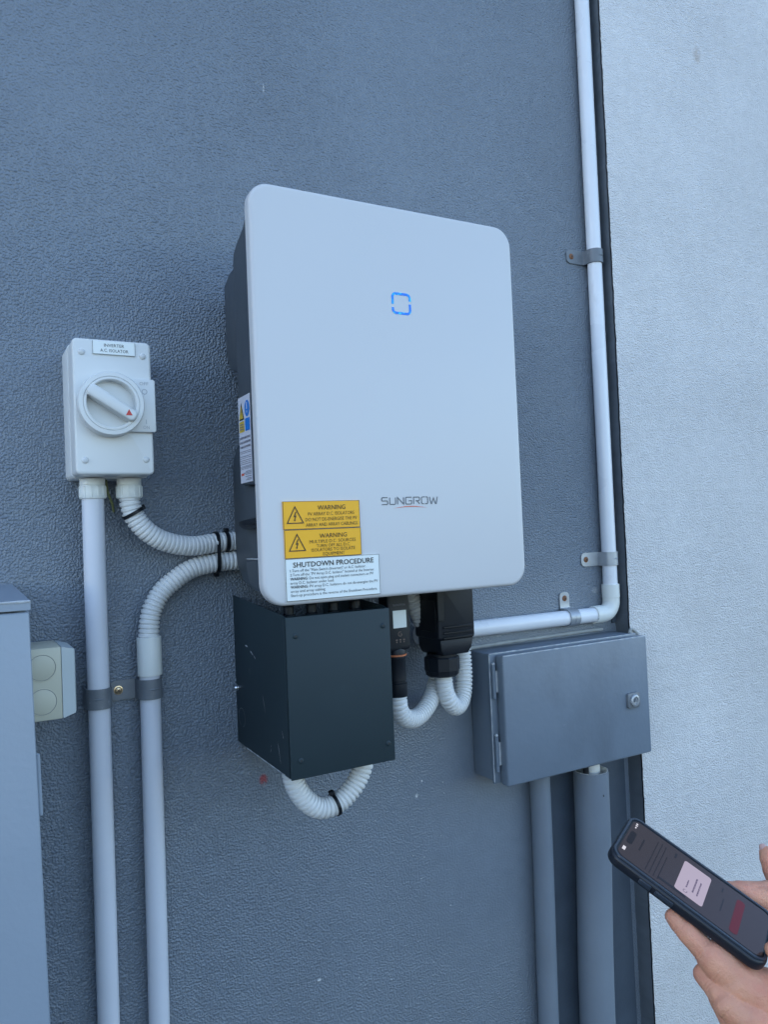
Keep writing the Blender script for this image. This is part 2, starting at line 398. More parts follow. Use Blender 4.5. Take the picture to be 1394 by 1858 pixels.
bk = MB(); bk.box(.80, 9, .0, .30, -Z0-.2, TOP); obj('wall_core', bk, m_pale, pwall)
gp = MB(); vv = []; ff = []
for z in zs:
    cx = corner_x(z); vv += [(cx+.0012, -.0305, z), (cx+.0012, corner_y(z)+.0016, z), (cx+.006, corner_y(z)+.0016, z)]
for i in range(n-1):
    for j in range(2): ff.append((i*3+j, i*3+j+1, i*3+3+j+1, i*3+3+j))
gp.add(vv, ff); obj('shadow_gap', gp, mat('black_shadow_gap', (.012, .013, .015), .7, var=.15), pwall)['label'] = 'black shadow gap line along the corner of the pale wall'  # black strip drawn in for the shadow gap beside the pale edge
jp = MB(); jp.box(.5480, .7275, -.0028, .004, -Z0, -.7900, .0008, 1); obj('dark_strip', jp, m_strip, pwall)['label'] = 'smooth dark strip on the wall behind the painted conduits'  # darker, smoother strip laid over the wall up to the corner
jp = MB(); jp.box(.7150, .7275, -.0028, .004, -.5800, TOP-.3, .0008, 1); obj('dark_strip', jp, m_strip, pwall)['label'] = 'smooth dark strip behind the tall white conduit'

# ================================================================== INVERTER
inv = thing('inverter', (.185, 0, -.48), 'large white solar inverter with rounded cover hung on the grey wall', 'inverter')
YF = -.196
mb = MB(); mb.prism(rrect(0, .37, -.48, 0, .026, 10), 'y', YF, -.1815, .0050, 5, 'lo')
front = obj('front_cover', mb, m_white, inv, 50)
mb = MB(); mb.prism(rrect(.004, .366, -.476, -.004, .023, 8), 'y', -.181, -.176); obj('cover_gasket', mb, m_house_d, inv)
# housing: front shell, upper body with heat-sink hump, lower body
mb = MB(); mb.prism(rrect(.011, .359, -.473, -.008, .02, 6), 'y', -.1757, -.150, .004, 2, 'hi')
obj('housing_shell', mb, m_house, inv)
up = [(-.151, -.016), (-.136, -.030), (-.110, -.041), (-.097, -.050), (-.0935, -.062), (-.0945, -.200), (-.096, -.23), (-.096, -.337), (-.151, -.340)]
mb = MB(); mb.prism(up, 'x', .0125, .3575, .003, 2); obj('upper_housing', mb, m_house, inv, 30)
hs = [(-.0930, -.052), (-.040, -.056), (-.020, -.066), (-.0185, -.15), (-.024, -.170), (-.036, -.182), (-.0930, -.200)]
mb = MB(); mb.prism(hs, 'x', .0240, .3460, .003, 2); obj('heat_sink', mb, m_house, inv, 30)
lo = [(-.1495, -.3405), (-.088, -.336), (-.088, -.288), (-.058, -.283), (-.040, -.296), (-.034, -.31), (-.0335, -.41), (-.038, -.438), (-.060, -.456), (-.105, -.468), (-.1495, -.470)]
mb = MB(); mb.prism(lo, 'x', .0215, .3485, .004, 2); obj('lower_housing', mb, m_house, inv, 30)
ft = [(-.1495, -.4275), (-.104, -.4300), (-.104, -.440), (-.112, -.456), (-.1495, -.468)]
for a, b in ((.0125, .021), (.349, .3575)):
    mb = MB(); mb.prism(ft, 'x', a, b, .001, 1); obj('housing_foot', mb, m_house, inv, 30)
mb = MB(); mb.box(.0124, .0213, -.1490, -.1050, -.4279, -.4268, .0003, 1); obj('foot_highlight', mb, m_encl_w, inv)  # pale strip puts the highlight on the foot's top edge into colour
mb = MB(); mb.box(.0202, .0214, -.1480, -.1370, -.4265, -.3412); obj('side_groove', mb, m_house_d, inv)
mb = MB(); mb.box(.0135, .0212, -.1497, -.1482, -.4272, -.3412, .0005, 1); obj('side_rib', mb, m_house, inv)
# lever beside the groove
hd = [(-.149, -.3785), (-.100, -.3805), (-.089, -.3815), (-.089, -.387), (-.105, -.3915), (-.149, -.3915)]
mb = MB(); mb.prism(hd, 'x', .0095, .0212, .0012, 2); lv = obj('side_lever', mb, m_black, inv, 30)
mb = MB(); mb.box(.0082, .0094, -.146, -.118, -.3872, -.3845, .0004, 1); obj('lever_rib', mb, m_blackrub, lv)
mb = MB(); mb.box(.07, .30, -.054, -.002, -.19, -.08, .003); obj('wall_bracket', mb, m_house, inv)
# status light: two bent strips round a rounded square
def rr_path(x0, x1, z0, z1, r):
    return rrect(x0, x1, z0, z1, r, 6)
x0, x1, z0, z1 = .1808, .2055, -.1328, -.1088
sq = rr_path(x0, x1, z0, z1, .0045)
# upper strip: from right side down to left side via the top; lower strip: via the bottom
tr, tl, bl, br = sq[0:7], sq[7:14], sq[14:21], sq[21:28]
s1 = [(x1, -.1170)]+tr+tl+[(x0, -.1222)]
s2 = [(x0, -.1262)]+bl+br+[(x1, -.1206)]
for s_ in (s1, s2):
    mb = MB(); stroke(mb, s_, .0031, YF-.0004); so_ = obj('status_light', mb, m_led, front)
    so_['label'] = 'glowing blue bent strip of the status light'
# brand lettering, drawn as strokes (unit letters 1 high)
def letters(word, x, z, h, wd, y, mb, gap):
    G = {'S': (.95, [[(.95, 1), (.12, 1), (0, .9), (0, .6), (.1, .52), (.85, .52), (.95, .42), (.95, .1), (.85, 0), (0, 0)]]),
         'U': (.95, [[(0, 1), (0, .12), (.12, 0), (.83, 0), (.95, .12), (.95, 1)]]),
         'N': (1.0, [[(0, 0), (0, 1), (1, 0), (1, 1)]]),
         'G': (1.0, [[(1, 1), (.12, 1), (0, .88), (0, .12), (.12, 0), (.88, 0), (1, .12), (1, .48), (.5, .48)]]),
         'R': (1.0, [[(0, 0), (0, 1), (.88, 1), (1, .88), (1, .58), (.88, .46), (.3, .46)], [(.55, .46), (1, 0)]]),
         'O': (1.05, [[(.6, 1), (.12, 1), (0, .88), (0, .12), (.12, 0), (.40, 0)], [(.55, 0), (.93, 0), (1.05, .12), (1.05, .88), (.93, 1), (.74, 1)]]),
         'W': (1.35, [[(0, 1), (.22, 0), (.36, 0), (.67, .85), (.98, 0), (1.12, 0), (1.35, 1)]])}
    tot = sum(G[c][0] for c in word)+gap*(len(word)-1); k_ = wd/tot
    for c in word:
        for ln in G[c][1]: stroke(mb, [(x+p[0]*k_, z+p[1]*h) for p in ln], h*.13, y)
        x += (G[c][0]+gap)*k_
mb = MB(); letters('SUNGROW', .1536, -.3688, .0084, .0797, YF-.0005, mb, .34); obj('brand_lettering', mb, m_logo, front)
mb = MB(); arc = []
for i in range(25):
    t = i/24; arc.append((.1685+.050*t, -.3738+.0013*math.sin(math.pi*t)*1.5))
vv = [(p[0], YF-.0005, p[1]+.0007*math.sin(math.pi*i/24)) for i, p in enumerate(arc)]+[(p[0], YF-.0005, p[1]-.0003*math.sin(math.pi*i/24)) for i, p in enumerate(arc)]
mb.add(vv, [(i, i+1, 26+i, 25+i) for i in range(24)]); obj('brand_underline', mb, m_logor, front)

# engraved signs on the cover
def sign(name, m, x0, x1, z0, z1, label, edge=True):
    mb = MB(); mb.box(x0, x1, YF-.0017, YF-.0002, z0, z1, .0002, 1); o = obj(name, mb, m, inv); o['label'] = label
    e = MB(); yy = YF-.0020
    for (a, b, c, d) in ((x0, x1, z1-.0004, z1), (x0, x1, z0, z0+.0005), (x0, x0+.0006, z0, z1), (x1-.0004, x1, z0, z1)): quad(e, a, b, c, d, yy)
    obj('sign_border', e, m_inkb, o); return o
YT = YF-.0023
def tri_symbol(par, cx, zb, wd, ht):
    mb = MB(); stroke(mb, [(cx-wd/2, zb), (cx+wd/2, zb), (cx, zb+ht)], .0011, YT, True)
    s = ht/20
    bolt = [(cx+.7*s, zb+14*s), (cx-2.3*s, zb+7.3*s), (cx-.1*s, zb+7.9*s), (cx-1.2*s, zb+4.2*s), (cx-2.0*s, zb+4.4*s), (cx-.9*s, zb+1.8*s), (cx+.6*s, zb+4.0*s), (cx-.3*s, zb+4.1*s), (cx+1.9*s, zb+9.4*s), (cx-.1*s, zb+8.9*s), (cx+1.9*s, zb+14*s)]
    mb.add([(p[0], YT, p[1]) for p in bolt], [tuple(range(len(bolt)))]); obj('hazard_symbol', mb, m_inkb, par)
s = sign('warning_sign', m_yel, .0255, .1222, -.3946, -.3628, 'upper yellow warning sign about PV array isolators')
tri_symbol(s, .0400, -.3875, .0195, .0185)
mb = MB(); T = .012
put_text(mb, 'WARNING', .0682, .1034, -.3731, .0052, YT, 0, T)
for t, a, b, zb in (('PV ARRAY D.C. ISOLATORS', .0560, .1148, -.3796), ('DO NOT DE-ENERGISE THE PV', .0525, .1182, -.3859), ('ARRAY AND ARRAY CABLINGS', .0528, .1188, -.3921)):
    put_text(mb, t, a, b, zb, .0039, YT, -.006, T)
obj('sign_lettering', mb, m_inkb, s)
s = sign('warning_sign', m_yel, .0262, .1226, -.4272, -.3951, 'lower yellow warning sign about multiple sources')
tri_symbol(s, .0413, -.4188, .0195, .0185)
mb = MB()
put_text(mb, 'WARNING', .0690, .1040, -.4054, .0050, YT, 0, T)
for t, a, b, zb in (('MULTIPLE D.C. SOURCES', .0565, .1154, -.4112), ('TURN OFF ALL D.C.', .0650, .1082, -.4161), ('ISOLATORS TO ISOLATE', .0585, .1142, -.4208), ('EQUIPMENT', .0728, .1004, -.4256)):
    put_text(mb, t, a, b, zb, .0037, YT, -.006, T)
obj('sign_lettering', mb, m_inkb, s)
s = sign('shutdown_sign', m_signw, .0258, .1457, -.4752, -.4277, 'white shutdown procedure sign with black lettering')
mb = MB()
put_text(mb, 'SHUTDOWN PROCEDURE', .0352, .1380, -.4375, .0057, YT, .010, .004)
for t, a, b, zb, bo in (('1.Turn off the "Main Switch (Inverter)" or A.C. Isolator.', .0312, .1272, -.4426, -.004), ('2.Turn off the "PV Array D.C. Isolator" located at the Inverter.', .0312, .1386, -.4472, -.004),
        ('WARNING', .0312, .0518, -.4518, .012), (': Do not open plug and socket connectors or PV', .0522, .1370, -.4518, -.004), ('array D.C. Isolator under load.', .0312, .0853, -.4564, -.004),
        ('WARNING', .0312, .0518, -.4610, .012), (': PV array D.C. Isolators do not de-energise the PV', .0522, .1424, -.4610, -.004), ('array and array cabling.', .0312, .0742, -.4656, -.004),
        ('Start-up procedure is the reverse of the Shutdown Procedure.', .0312, .1414, -.4702, -.004)):
    put_text(mb, t, a, b, zb, .0031, YT, bo, .004)
obj('sign_lettering', mb, m_ink, s)
# rating label on the left side of the housing (faces -x): columns run along y
XL = .0122
def side_quad(mb, ya, yb, za, zb, x): mb.add([(x, ya, za), (x, yb, za), (x, yb, zb), (x, ya, zb)], [(0, 1, 2, 3)])
mb = MB(); mb.box(XL-.0004, XL, -.1405, -.0975, -.335, -.2305); rl = obj('rating_label', mb, m_lab, inv)
rl['label'] = 'silver rating label with yellow and blue safety symbols'
XL -= .0007
# (y runs from -.0975 at the wall side to -.1405 at the front)
mb = MB(); side_quad(mb, -.118, -.1005, -.2735, -.2605, XL); obj('yellow_panel', mb, m_laby, rl)
mb = MB(); side_quad(mb, -.1385, -.1215, -.2735, -.2585, XL); obj('blue_panel', mb, m_labb, rl)
mb = MB(); mb.add([(XL, -.1185, -.2588), (XL, -.1000, -.2588), (XL, -.10925, -.2370)], [(0, 1, 2)]); tb = obj('hazard_triangle', mb, m_ink, rl)
mb = MB(); mb.add([(XL-.0003, -.1163, -.2572), (XL-.0003, -.1022, -.2572), (XL-.0003, -.10925, -.2412)], [(0, 1, 2)]); obj('hazard_triangle', mb, m_laby, rl)
mb = MB(); mb.add([(XL-.0005, -.1103, -.2555), (XL-.0005, -.1083, -.2495), (XL-.0005, -.1103, -.2495), (XL-.0005, -.1090, -.2445), (XL-.0005, -.1078, -.250), (XL-.0005, -.1092, -.2505)], [(0, 1, 2, 3, 4, 5)]); obj('bolt_symbol', mb, m_inkd, rl)
mb = MB(); mb.add([(XL, -.130+.0088*math.cos(t), -.2470+.0098*math.sin(t)) for t in [i*math.pi/12 for i in range(24)]], [tuple(range(24))]); obj('blue_disc', mb, m_labb, rl)
mb = MB(); side_quad(mb, -.1312, -.1288, -.2480, -.2395, XL-.0003); side_quad(mb, -.1312, -.1288, -.2525, -.2500, XL-.0003); obj('exclamation_mark', mb, m_lab, rl)
mb = MB(); random.seed(3)
for i in range(3): side_quad(mb, -.116, -.1025, -.2650-i*.0028, -.2638-i*.0028, XL-.0003)
for i in range(3):
    zz = -.2795-i*.0055; y = -.1385
    while y < -.1015:
        l = random.uniform(.0012, .0045); side_quad(mb, y, min(y+l, -.1), zz-.0026, zz, XL); y += l+random.uniform(.0006, .0016)
for i, zz in enumerate((-.2970, -.2990, -.3030, -.3052, -.3078, -.3100, -.3122, -.3150, -.3164, -.3180)):
    y = -.1390
    while y < -.1005:
        l = random.uniform(.003, .012) if i % 2 else .05
        side_quad(mb, y, min(y+l, -.099), zz-.0006, zz, XL); y += l+random.uniform(.0006, .002)
for zz in (-.3215, -.3232, -.3249, -.3276, -.3300, -.3316): side_quad(mb, -.1385, -.122+random.uniform(0, .012), zz-.0008, zz, XL)
obj('label_print', mb, m_inkg, rl)['kind'] = 'stuff'
mb = MB(); side_quad(mb, -.1115, -.1015, -.3262, -.3236, XL); obj('red_print', mb, m_logor, rl)
# push-in cable plugs under the housing
for x in (.0465, .076, .105, .135):
    mb = MB(); mb.lathe((x, -.150, -.472), (0, 0, -1), [(.0075, 0), (.0075, .012), (.0062, .0135), (.0062, .022), (.0080, .0235), (.0080, .045), (.004, .047), (.004, .075)], 16)
    obj('cable_plug', mb, m_black, inv)

# ================================================================== CONNECTION COVER under the inverter
cv = thing('connection_cover', (.093, -.09, -.675), 'dark slate sheet metal box hung below the inverter', 'cover box')
BX0, BX1, BYF = .0268, .1600, -.1890
side = [(0, -.478), (0, -.6725), (-.030, -.6735), (BYF, -.6755), (BYF, -.4945), (-.178, -.4915)]
for a, b in ((BX0, BX0+.0016), (BX1-.0016, BX1)):
    mb = MB(); mb.prism(side, 'x', a, b, .0004, 1); obj('side_panel', mb, m_cover, cv)
mb = MB(); mb.box(BX0-.0004, BX1+.0004, BYF-.0016, BYF-.0002, -.6762, -.4938, .0005, 2); fp = obj('front_panel', mb, m_cover, cv)
mb = MB(); mb.box(BX0+.0017, BX1-.0017, BYF, -.004, -.6732, -.6718); obj('bottom_panel', mb, m_cover, cv)
mb = MB(); mb.box(BX0+.0017, BX1-.0017, BYF, BYF+.022, -.4962, -.4950); obj('top_lip', mb, m_cover, cv)
for x, z in ((.0376, -.5153), (.1511, -.5143), (.0383, -.6557), (.1518, -.6551)):
    mb = MB(); mb.lathe((x, BYF-.0016, z), (0, -1, 0), [(.0034, 0), (.0034, .0004), (.0026, .0012), (.0014, .0014)], 18); s_ = obj('screw', mb, m_cover, fp)
    mb = MB(); mb.lathe((x, BYF-.0031, z), (0, -1, 0), [(.0013, 0), (.0013, .0001)], 6); obj('hex_recess', mb, m_house_d, fp)
mb = MB(); mb.lathe((BX0, -.0110, -.5995), (-1, 0, 0), [(.0042, 0), (.0042, .0018), (.0030, .002), (.0030, .0050), (.0022, .0060)], 12); obj('bolt', mb, m_chrome, cv)
mb = MB(); cc = [( -.0215+.0125*math.cos(t), -.637+.0125*math.sin(t)) for t in [2*math.pi*i/40 for i in range(40)]]
vv = [(BX0-.0004, a, b) for a, b in cc]+[(BX0-.0004, -.0215+(a+.0215)*.94, -.637+(b+.637)*.94) for a, b in cc]
mb.add(vv, [(i, (i+1) % 40, 40+(i+1) % 40, 40+i) for i in range(40) if not 27 < i < 33]); obj('knockout_ring', mb, m_galv, cv)
mb = MB(); random.seed(11)
def scratch(a, b, wd):
    n_ = 5; P = [(a[0]+(b[0]-a[0])*i/n_+random.uniform(-.0004, .0004), a[1]+(b[1]-a[1])*i/n_+random.uniform(-.0004, .0004)) for i in range(n_+1)]
    v = []
    for i, p in enumerate(P):
        h = wd*1.5*math.sin(math.pi*(i+.4)/(n_+.8))/2; v += [(BX0-.0003, p[0], p[1]-h), (BX0-.0003, p[0], p[1]+h)]
    mb.add(v, [(2*i, 2*i+1, 2*i+3, 2*i+2) for i in range(n_)])
for a, b, wd in (((-.045, -.540), (-.055, -.541), .0011), ((-.064, -.545), (-.074, -.549), .0012), ((-.077, -.550), (-.083, -.553), .001), ((-.105, -.595), (-.112, -.615), .0012), ((-.060, -.565), (-.058, -.580), .0007),
                 ((-.150, -.640), (-.158, -.665), .0016), ((-.183, -.640), (-.186, -.662), .0022), ((-.128, -.650), (-.125, -.660), .0009), ((-.165, -.625), (-.171, -.635), .0008)): scratch(a, b, wd)
obj('scratch_marks', mb, m_encl_w, cv)['kind'] = 'stuff'

def edge_line(pts, rad, seed): 
    mb = MB(); mb.tube(pts, lambda d: rad*(1+.8*noise.noise((d*110, seed, 0))), 6, .0025); return mb
obj('worn_fold', edge_line([(BX0+.0002, -.036, -.6736), (BX0+.0002, -.11, -.6745), (BX0+.0002, -.1885, -.6754)], .0006, 2), m_encl_w, cv)
obj('folded_corner', edge_line([(BX0-.0002, BYF-.0010, -.4945), (BX0-.0002, BYF-.0010, -.58), (BX0-.0002, BYF-.0010, -.6755)], .0007, 5), m_cover, cv)
mb = MB(); mb.box(BX0-.0012, BX0-.0001, -.187, -.172, -.6745, -.496, .0003, 1); obj('side_flange', mb, m_cover, cv)

# ================================================================== COMMUNICATION DONGLE
dg_ = thing('communication_dongle', (.2125, -.105, -.62), 'black communication dongle with white sticker and orange ring under the inverter', 'dongle')
DY = -.122
mb = MB(); mb.prism(rrect(.1960, .2300, -.5590, -.4720, .006, 5), 'y', DY, DY+.026, .003, 3); bd = obj('dongle_body', mb, m_black, dg_)
mb = MB(); mb.box(.2035, .2238, DY-.0007, DY-.0002, -.5290, -.5060, .0001, 1); obj('sticker', mb, m_signw, bd)['label'] = 'blank white sticker'
mb = MB(); letters('SUNGROW', .2045, -.4998, .0021, .0185, DY-.0004, mb, .34); obj('brand_lettering', mb, m_inkg, bd)
mb = MB(); stroke(mb, [(.2135+.0028*math.cos(t), -.5372+.0028*math.sin(t)) for t in [R(60+300*i/14) for i in range(15)]], .0009, DY-.0004)
stroke(mb, [(.2135, -.5372), (.2158, -.5372)], .0008, DY-.0004)
for x in (.2080, .2135, .2190):
    quad(mb, x-.0015, x+.0015, -.5455, -.5440, DY-.0004); quad(mb, x-.0008, x+.0008, -.5485, -.5465, DY-.0004)
obj('button_print', mb, m_inkd, bd)
cx, cy = .2130, DY+.013
mb = MB(); mb.lathe((cx, cy, -.556), (0, 0, -1), [(.0125, 0), (.0140, .004), (.0140, .0085)], 30); obj('neck', mb, m_black, dg_)
mb = MB(); mb.lathe((cx, cy, -.5646), (0, 0, -1), [(.0139, 0), (.0148, .0006), (.0148, .0019), (.0139, .0025)], 30); obj('seal_ring', mb, m_org, dg_)
mb = MB(); mb.lathe((cx, cy, -.5673), (0, 0, -1), [(.0130, 0), (.0132, .003), (.0126, .004), (.0128, .032), (.0118, .033), (.0118, .0350), (.0136, .036), (.0138, .052), (.0118, .0555)], 30); obj('cable_nut', mb, m_black, dg_)

# ================================================================== AC PLUG
ac = thing('power_plug', (.31, -.07, -.607), 'big black power plug under the right end of the inverter', 'plug')
mb = MB(); mb.prism(rrect(.2850, .3475, -.5560, -.4700, .004, 4), 'y', -.104, -.040, .004, 3); pb = obj('plug_body', mb, m_black, ac)
mb = MB(); mb.prism([(.2880, -.5555), (.3455, -.5555), (.3420, -.5700), (.3360, -.5780), (.2930, -.5780), (.2890, -.5700)], 'y', -.1030, -.042, .004, 2); obj('plug_taper', mb, m_black, ac)
mb = MB()
for z in (-.5385, -.5465, -.5535): mb.box(.2930, .3440, -.1056, -.1030, z-.0018, z+.0018, .0008, 1)
obj('grip_ridges', mb, m_blackrub, ac)
mb = MB(); mb.box(.2835, .2852, -.100, -.060, -.5450, -.4990, .0008, 1); mb.box(.2842, .2952, -.1062, -.104, -.5290, -.4700, .0008, 1); obj('latch', mb, m_blackrub, ac)
mb = MB(); mb.box(.3478, .3520, -.090, -.05, -.4870, -.4700, .001, 1); obj('locking_tab', mb, m_black, ac)
px_, py_ = .3055, -.078
mb = MB(); mb.lathe((px_, py_, -.5775), (0, 0, -1), [(.0215, 0), (.0215, .004), (.0225, .0042)], 32); obj('thread_collar', mb, m_blackrub, ac)
mb = MB(); mb.lathe((px_, py_, -.5818), (0, 0, -1), [(.0240, 0), (.0252, .0015), (.0252, .0190), (.0243, .0200), (.0235, .0255), (.0210, .0275), (.014, .0277)], 10); obj('gland_nut', mb, m_black, ac, 20)

# ================================================================== CORRUGATED HOSES
def hose(pts, label, r=.0128, pitch=.0056):
    def rf(d):
        t = (d/pitch) % 1.0
        gdep = .0024*max(0, 1-abs(t-.5)/.24)**.7 if abs(t-.5) < .24 else 0
        return r-gdep-.0002*abs(t*2-1 if t > .5 else 1-t*2)
    mb = MB(); mb.tube(pts, rf, 24, pitch/9); return lone('corrugated_hose', mb, m_hose, label, 'hose', 'corrugated hoses', 60)
hose([(-.1100, -.037, -.343), (-.1090, -.037, -.357), (-.1035, -.0365, -.372), (-.090, -.0355, -.3885), (-.069, -.033, -.4015), (-.035, -.027, -.4090), (.003, -.019, -.4062), (.030, -.0166, -.4052), (.10, -.0166, -.405)], 'ribbed white hose sweeping from the isolator switch to behind the inverter')
hose([(-.0890, -.0185, -.535), (-.0888, -.0185, -.515), (-.0850, -.0185, -.490), (-.0740, -.0182, -.4690), (-.0590, -.018, -.4550), (-.032, -.0175, -.4385), (.004, -.0166, -.4320), (.030, -.0166, -.4312), (.10, -.0166, -.431)], 'ribbed white hose arching from the left conduit coupling to behind the inverter')
hose([(.0450, -.145, -.655), (.0452, -.145, -.680), (.0490, -.145, -.698), (.0600, -.145, -.716), (.0760, -.145, -.7290), (.0930, -.145, -.7310), (.1100, -.145, -.7250), (.1270, -.145, -.7110), (.1380, -.145, -.6930), (.1410, -.145, -.678), (.1412, -.145, -.655)], 'ribbed white hose loop hanging under the dark slate box')
hose([(.2130, cy, -.605), (.2132, cy, -.628), (.2180, -.105, -.6430), (.2320, -.097, -.6555), (.2540, -.086, -.6600), (.2790, -.073, -.6520), (.3020, -.059, -.6340), (.3170, -.048, -.6080), (.3230, -.042, -.5820), (.3240, -.036, -.566)], 'ribbed white hose loop from the black dongle to behind the power plug')
hose([(px_+.001, py_, -.600), (.3080, py_, -.6280), (.3150, -.0770, -.6460), (.3300, -.0690, -.6590), (.3450, -.0610, -.6570), (.3560, -.054, -.6430), (.3620, -.0490, -.6200), (.3640, -.0455, -.5950), (.3640, -.0440, -.570), (.3640, -.044, -.50)], 'ribbed white hose hairpin below the black power plug', r=.0130)
hose([(.2620, -.052, -.462), (.2730, -.051, -.490), (.2840, -.049, -.515), (.2960, -.045, -.538), (.3120, -.036, -.555)], 'short ribbed hose in the shade behind the black dongle', r=.0124)

# ================================================================== ISOLATOR SWITCH
iso = thing('isolator_switch', (-.1328, 0, -.322), 'light grey isolator switch box with rotary dial on the left of the wall', 'switch')
IX0, IX1, IZ0, IZ1 = -.1762, -.0892, -.3225, -.1665
mb = MB(); mb.prism(rrect(IX0-.0010, IX1+.0010, IZ0-.0010, IZ1+.0010, .006, 5), 'y', -.0475, 0, .0015, 2, 'lo'); obj('base_box', mb, m_iso, iso)
mb = MB(); mb.prism(rrect(IX0+.0006, IX1-.0006, IZ0+.0006, IZ1-.0006, .006, 5), 'y', -.049, -.047); obj('box_seam', mb, m_inkg, iso)
mb = MB(); mb.prism(rrect(IX0, IX1, IZ0, IZ1, .0055, 6), 'y', -.0850, -.0487, .0028, 3, 'lo'); lid = obj('box_lid', mb, m_iso, iso)
for x, z in ((-.1663, -.1825), (-.0988, -.1832), (-.1660, -.3062), (-.0985, -.3050)):
    mb = MB(); mb.lathe((x, -.0849, z), (0, -1, 0), [(.0038, 0), (.0038, .0004), (.0034, .0012), (.0022, .0019), (.0003, .0021)], 20); obj('lid_screw', mb, m_iso_in, lid)
# dial surround: ring with a square tab on the right
dx, dz, ro = -.1372, -.2430, .0368
poly = []
a0 = math.asin(min(1, .0305/ro))
N = 44
for i in range(N+1):
    t = a0+(2*math.pi-2*a0)*i/N; poly.append((dx+ro*math.cos(t), dz+ro*math.sin(t)))
poly += [(-.0885, dz-.0305), (-.0866, dz-.0290), (-.0866, dz+.0300), (-.0885, dz+.0318), (dx+ro*math.cos(a0)+.012, dz+.0318)]
mb = MB(); mb.prism(poly, 'y', -.0915, -.0850+.0008, .0018, 2, 'lo'); sur = obj('dial_surround', mb, m_iso, iso)
mb = MB(); mb.lathe((dx-.0005, -.0914, dz), (0, -1, 0), [(.0368, 0), (.0366, .0086), (.0354, .0102), (.0312, .0106), (.0307, .0096), (.0302, .0106), (.0280, .0108), (.0270, .0098), (.0262, -.0010), (.0262, -.0012)], 56, cap=False)
obj('dial_ring', mb, m_iso, iso)
mb = MB(); mb.lathe((dx-.0005, -.0918, dz), (0, -1, 0), [(.0265, -.0004), (.0265, 0), (.001, .0003)], 48); obj('dial_plate', mb, m_iso_in, iso)
ang = R(-33)
mt = Matrix.Translation((dx-.0005, 0, dz)) @ Matrix.Rotation(-ang, 4, 'Y')
mb = MB(); hp = [(-.0300, -.0035), (-.0270, -.0068), (.0262, -.0068), (.0300, -.0040), (.0300, .0040), (.0262, .0068), (-.0270, .0068), (-.0300, .0035)]
mb.prism(hp, 'y', -.1085, -.0920, .0026, 3, 'lo', matrix=mt); hnd = obj('dial_handle', mb, m_iso, iso)
mb = MB(); c0 = mt @ Vector((.0205, 0, 0)); mb.add([(c0.x-.0037, -.10875, c0.z-.0029), (c0.x+.0037, -.10875, c0.z-.0029), (c0.x, -.10875, c0.z+.0040)], [(0, 1, 2)]); obj('red_arrow', mb, m_red, hnd)
m_mould = mat('moulded_mark', (.43, .445, .46), .4)
mb = MB(); put_text(mb, 'OFF', -.1048, -.0945, -.2185, .0036, -.0918, .01, 0); obj('moulded_lettering', mb, m_mould, sur)
mb = MB(); put_text(mb, 'ON', -.1020, -.0948, -.2698, .0038, -.0918, .01, 0); obj('moulded_lettering', mb, m_mould, sur)
mb = MB(); stroke(mb, [(-.0992+.0028*math.cos(t), -.2262+.0028*math.sin(t)) for t in [2*math.pi*i/24 for i in range(24)]], .0009, -.0918, True); obj('off_mark', mb, m_mould, sur)
mb = MB(); quad(mb, -.0986, -.0978, -.2640, -.2588, -.0918); obj('on_mark', mb, m_mould, sur)
mb = MB(); mb.box(-.1545, -.1072, -.0866, -.0851, -.1842, -.1688, .0002, 1); lp = obj('name_plate', mb, m_signw, lid)
mb = MB(); put_text(mb, 'INVERTER', -.1418, -.1196, -.1752, .0036, -.0869, -.004); put_text(mb, 'A.C. ISOLATOR', -.1460, -.1150, -.1812, .0036, -.0869, -.004); obj('plate_lettering', mb, m_ink, lp)
mb = MB()
for (a, b, c, d) in ((-.1545, -.1072, -.1842, -.1838), (-.1076, -.1072, -.1842, -.1688), (-.1545, -.1541, -.1842, -.1688)): quad(mb, a, b, c, d, -.0868)
obj('plate_border', mb, m_ink, lp)
# threaded conduit glands below it
for x, lab in ((-.1522, 'cream threaded conduit gland at the top of the left straight conduit'), (-.1100, 'cream threaded conduit gland at the top of the ribbed hose under the switch')):
    t = thing('conduit_gland', (x, -.037, -.348), lab, 'gland', 'conduit glands under the switch')
    mb = MB(); mb.lathe((x, -.037, -.3236), (0, 0, -1), [(.0142, 0), (.0145, .0006), (.0145, .0070), (.0138, .0078)], 32); obj('gland_collar', mb, m_fit, t)
    mb = MB(); mb.lathe((x, -.037, -.3314), (0, 0, -1), [(.0146, 0), (.0150, .0006), (.0150, .0150), (.0145, .0160), (.0126, .0162)], 32); nu = obj('gland_nut', mb, m_fit, t)
    for i in range(12):
        a = 2*math.pi*(i+.5)/12; mtx = Matrix.Translation((x, -.037, 0)) @ Matrix.Rotation(a, 4, 'Z')
        mb = MB(); mb.box(.0146, .0156, -.0012, .0012, -.3462, -.3330, .0003, 1, matrix=mtx); obj('grip_rib', mb, m_fit, nu)
mb = MB(); mb.tube([(-.134, -.020, -.322), (-.132, -.018, -.338), (-.127, -.016, -.352), (-.124, -.008, -.362)], lambda d: .0016, 10, .003)
lone('earth_wire', mb, mat('green_yellow_wire', (.22, .24, .10), .5), 'short green yellow wire end behind the glands under the switch', 'wire')

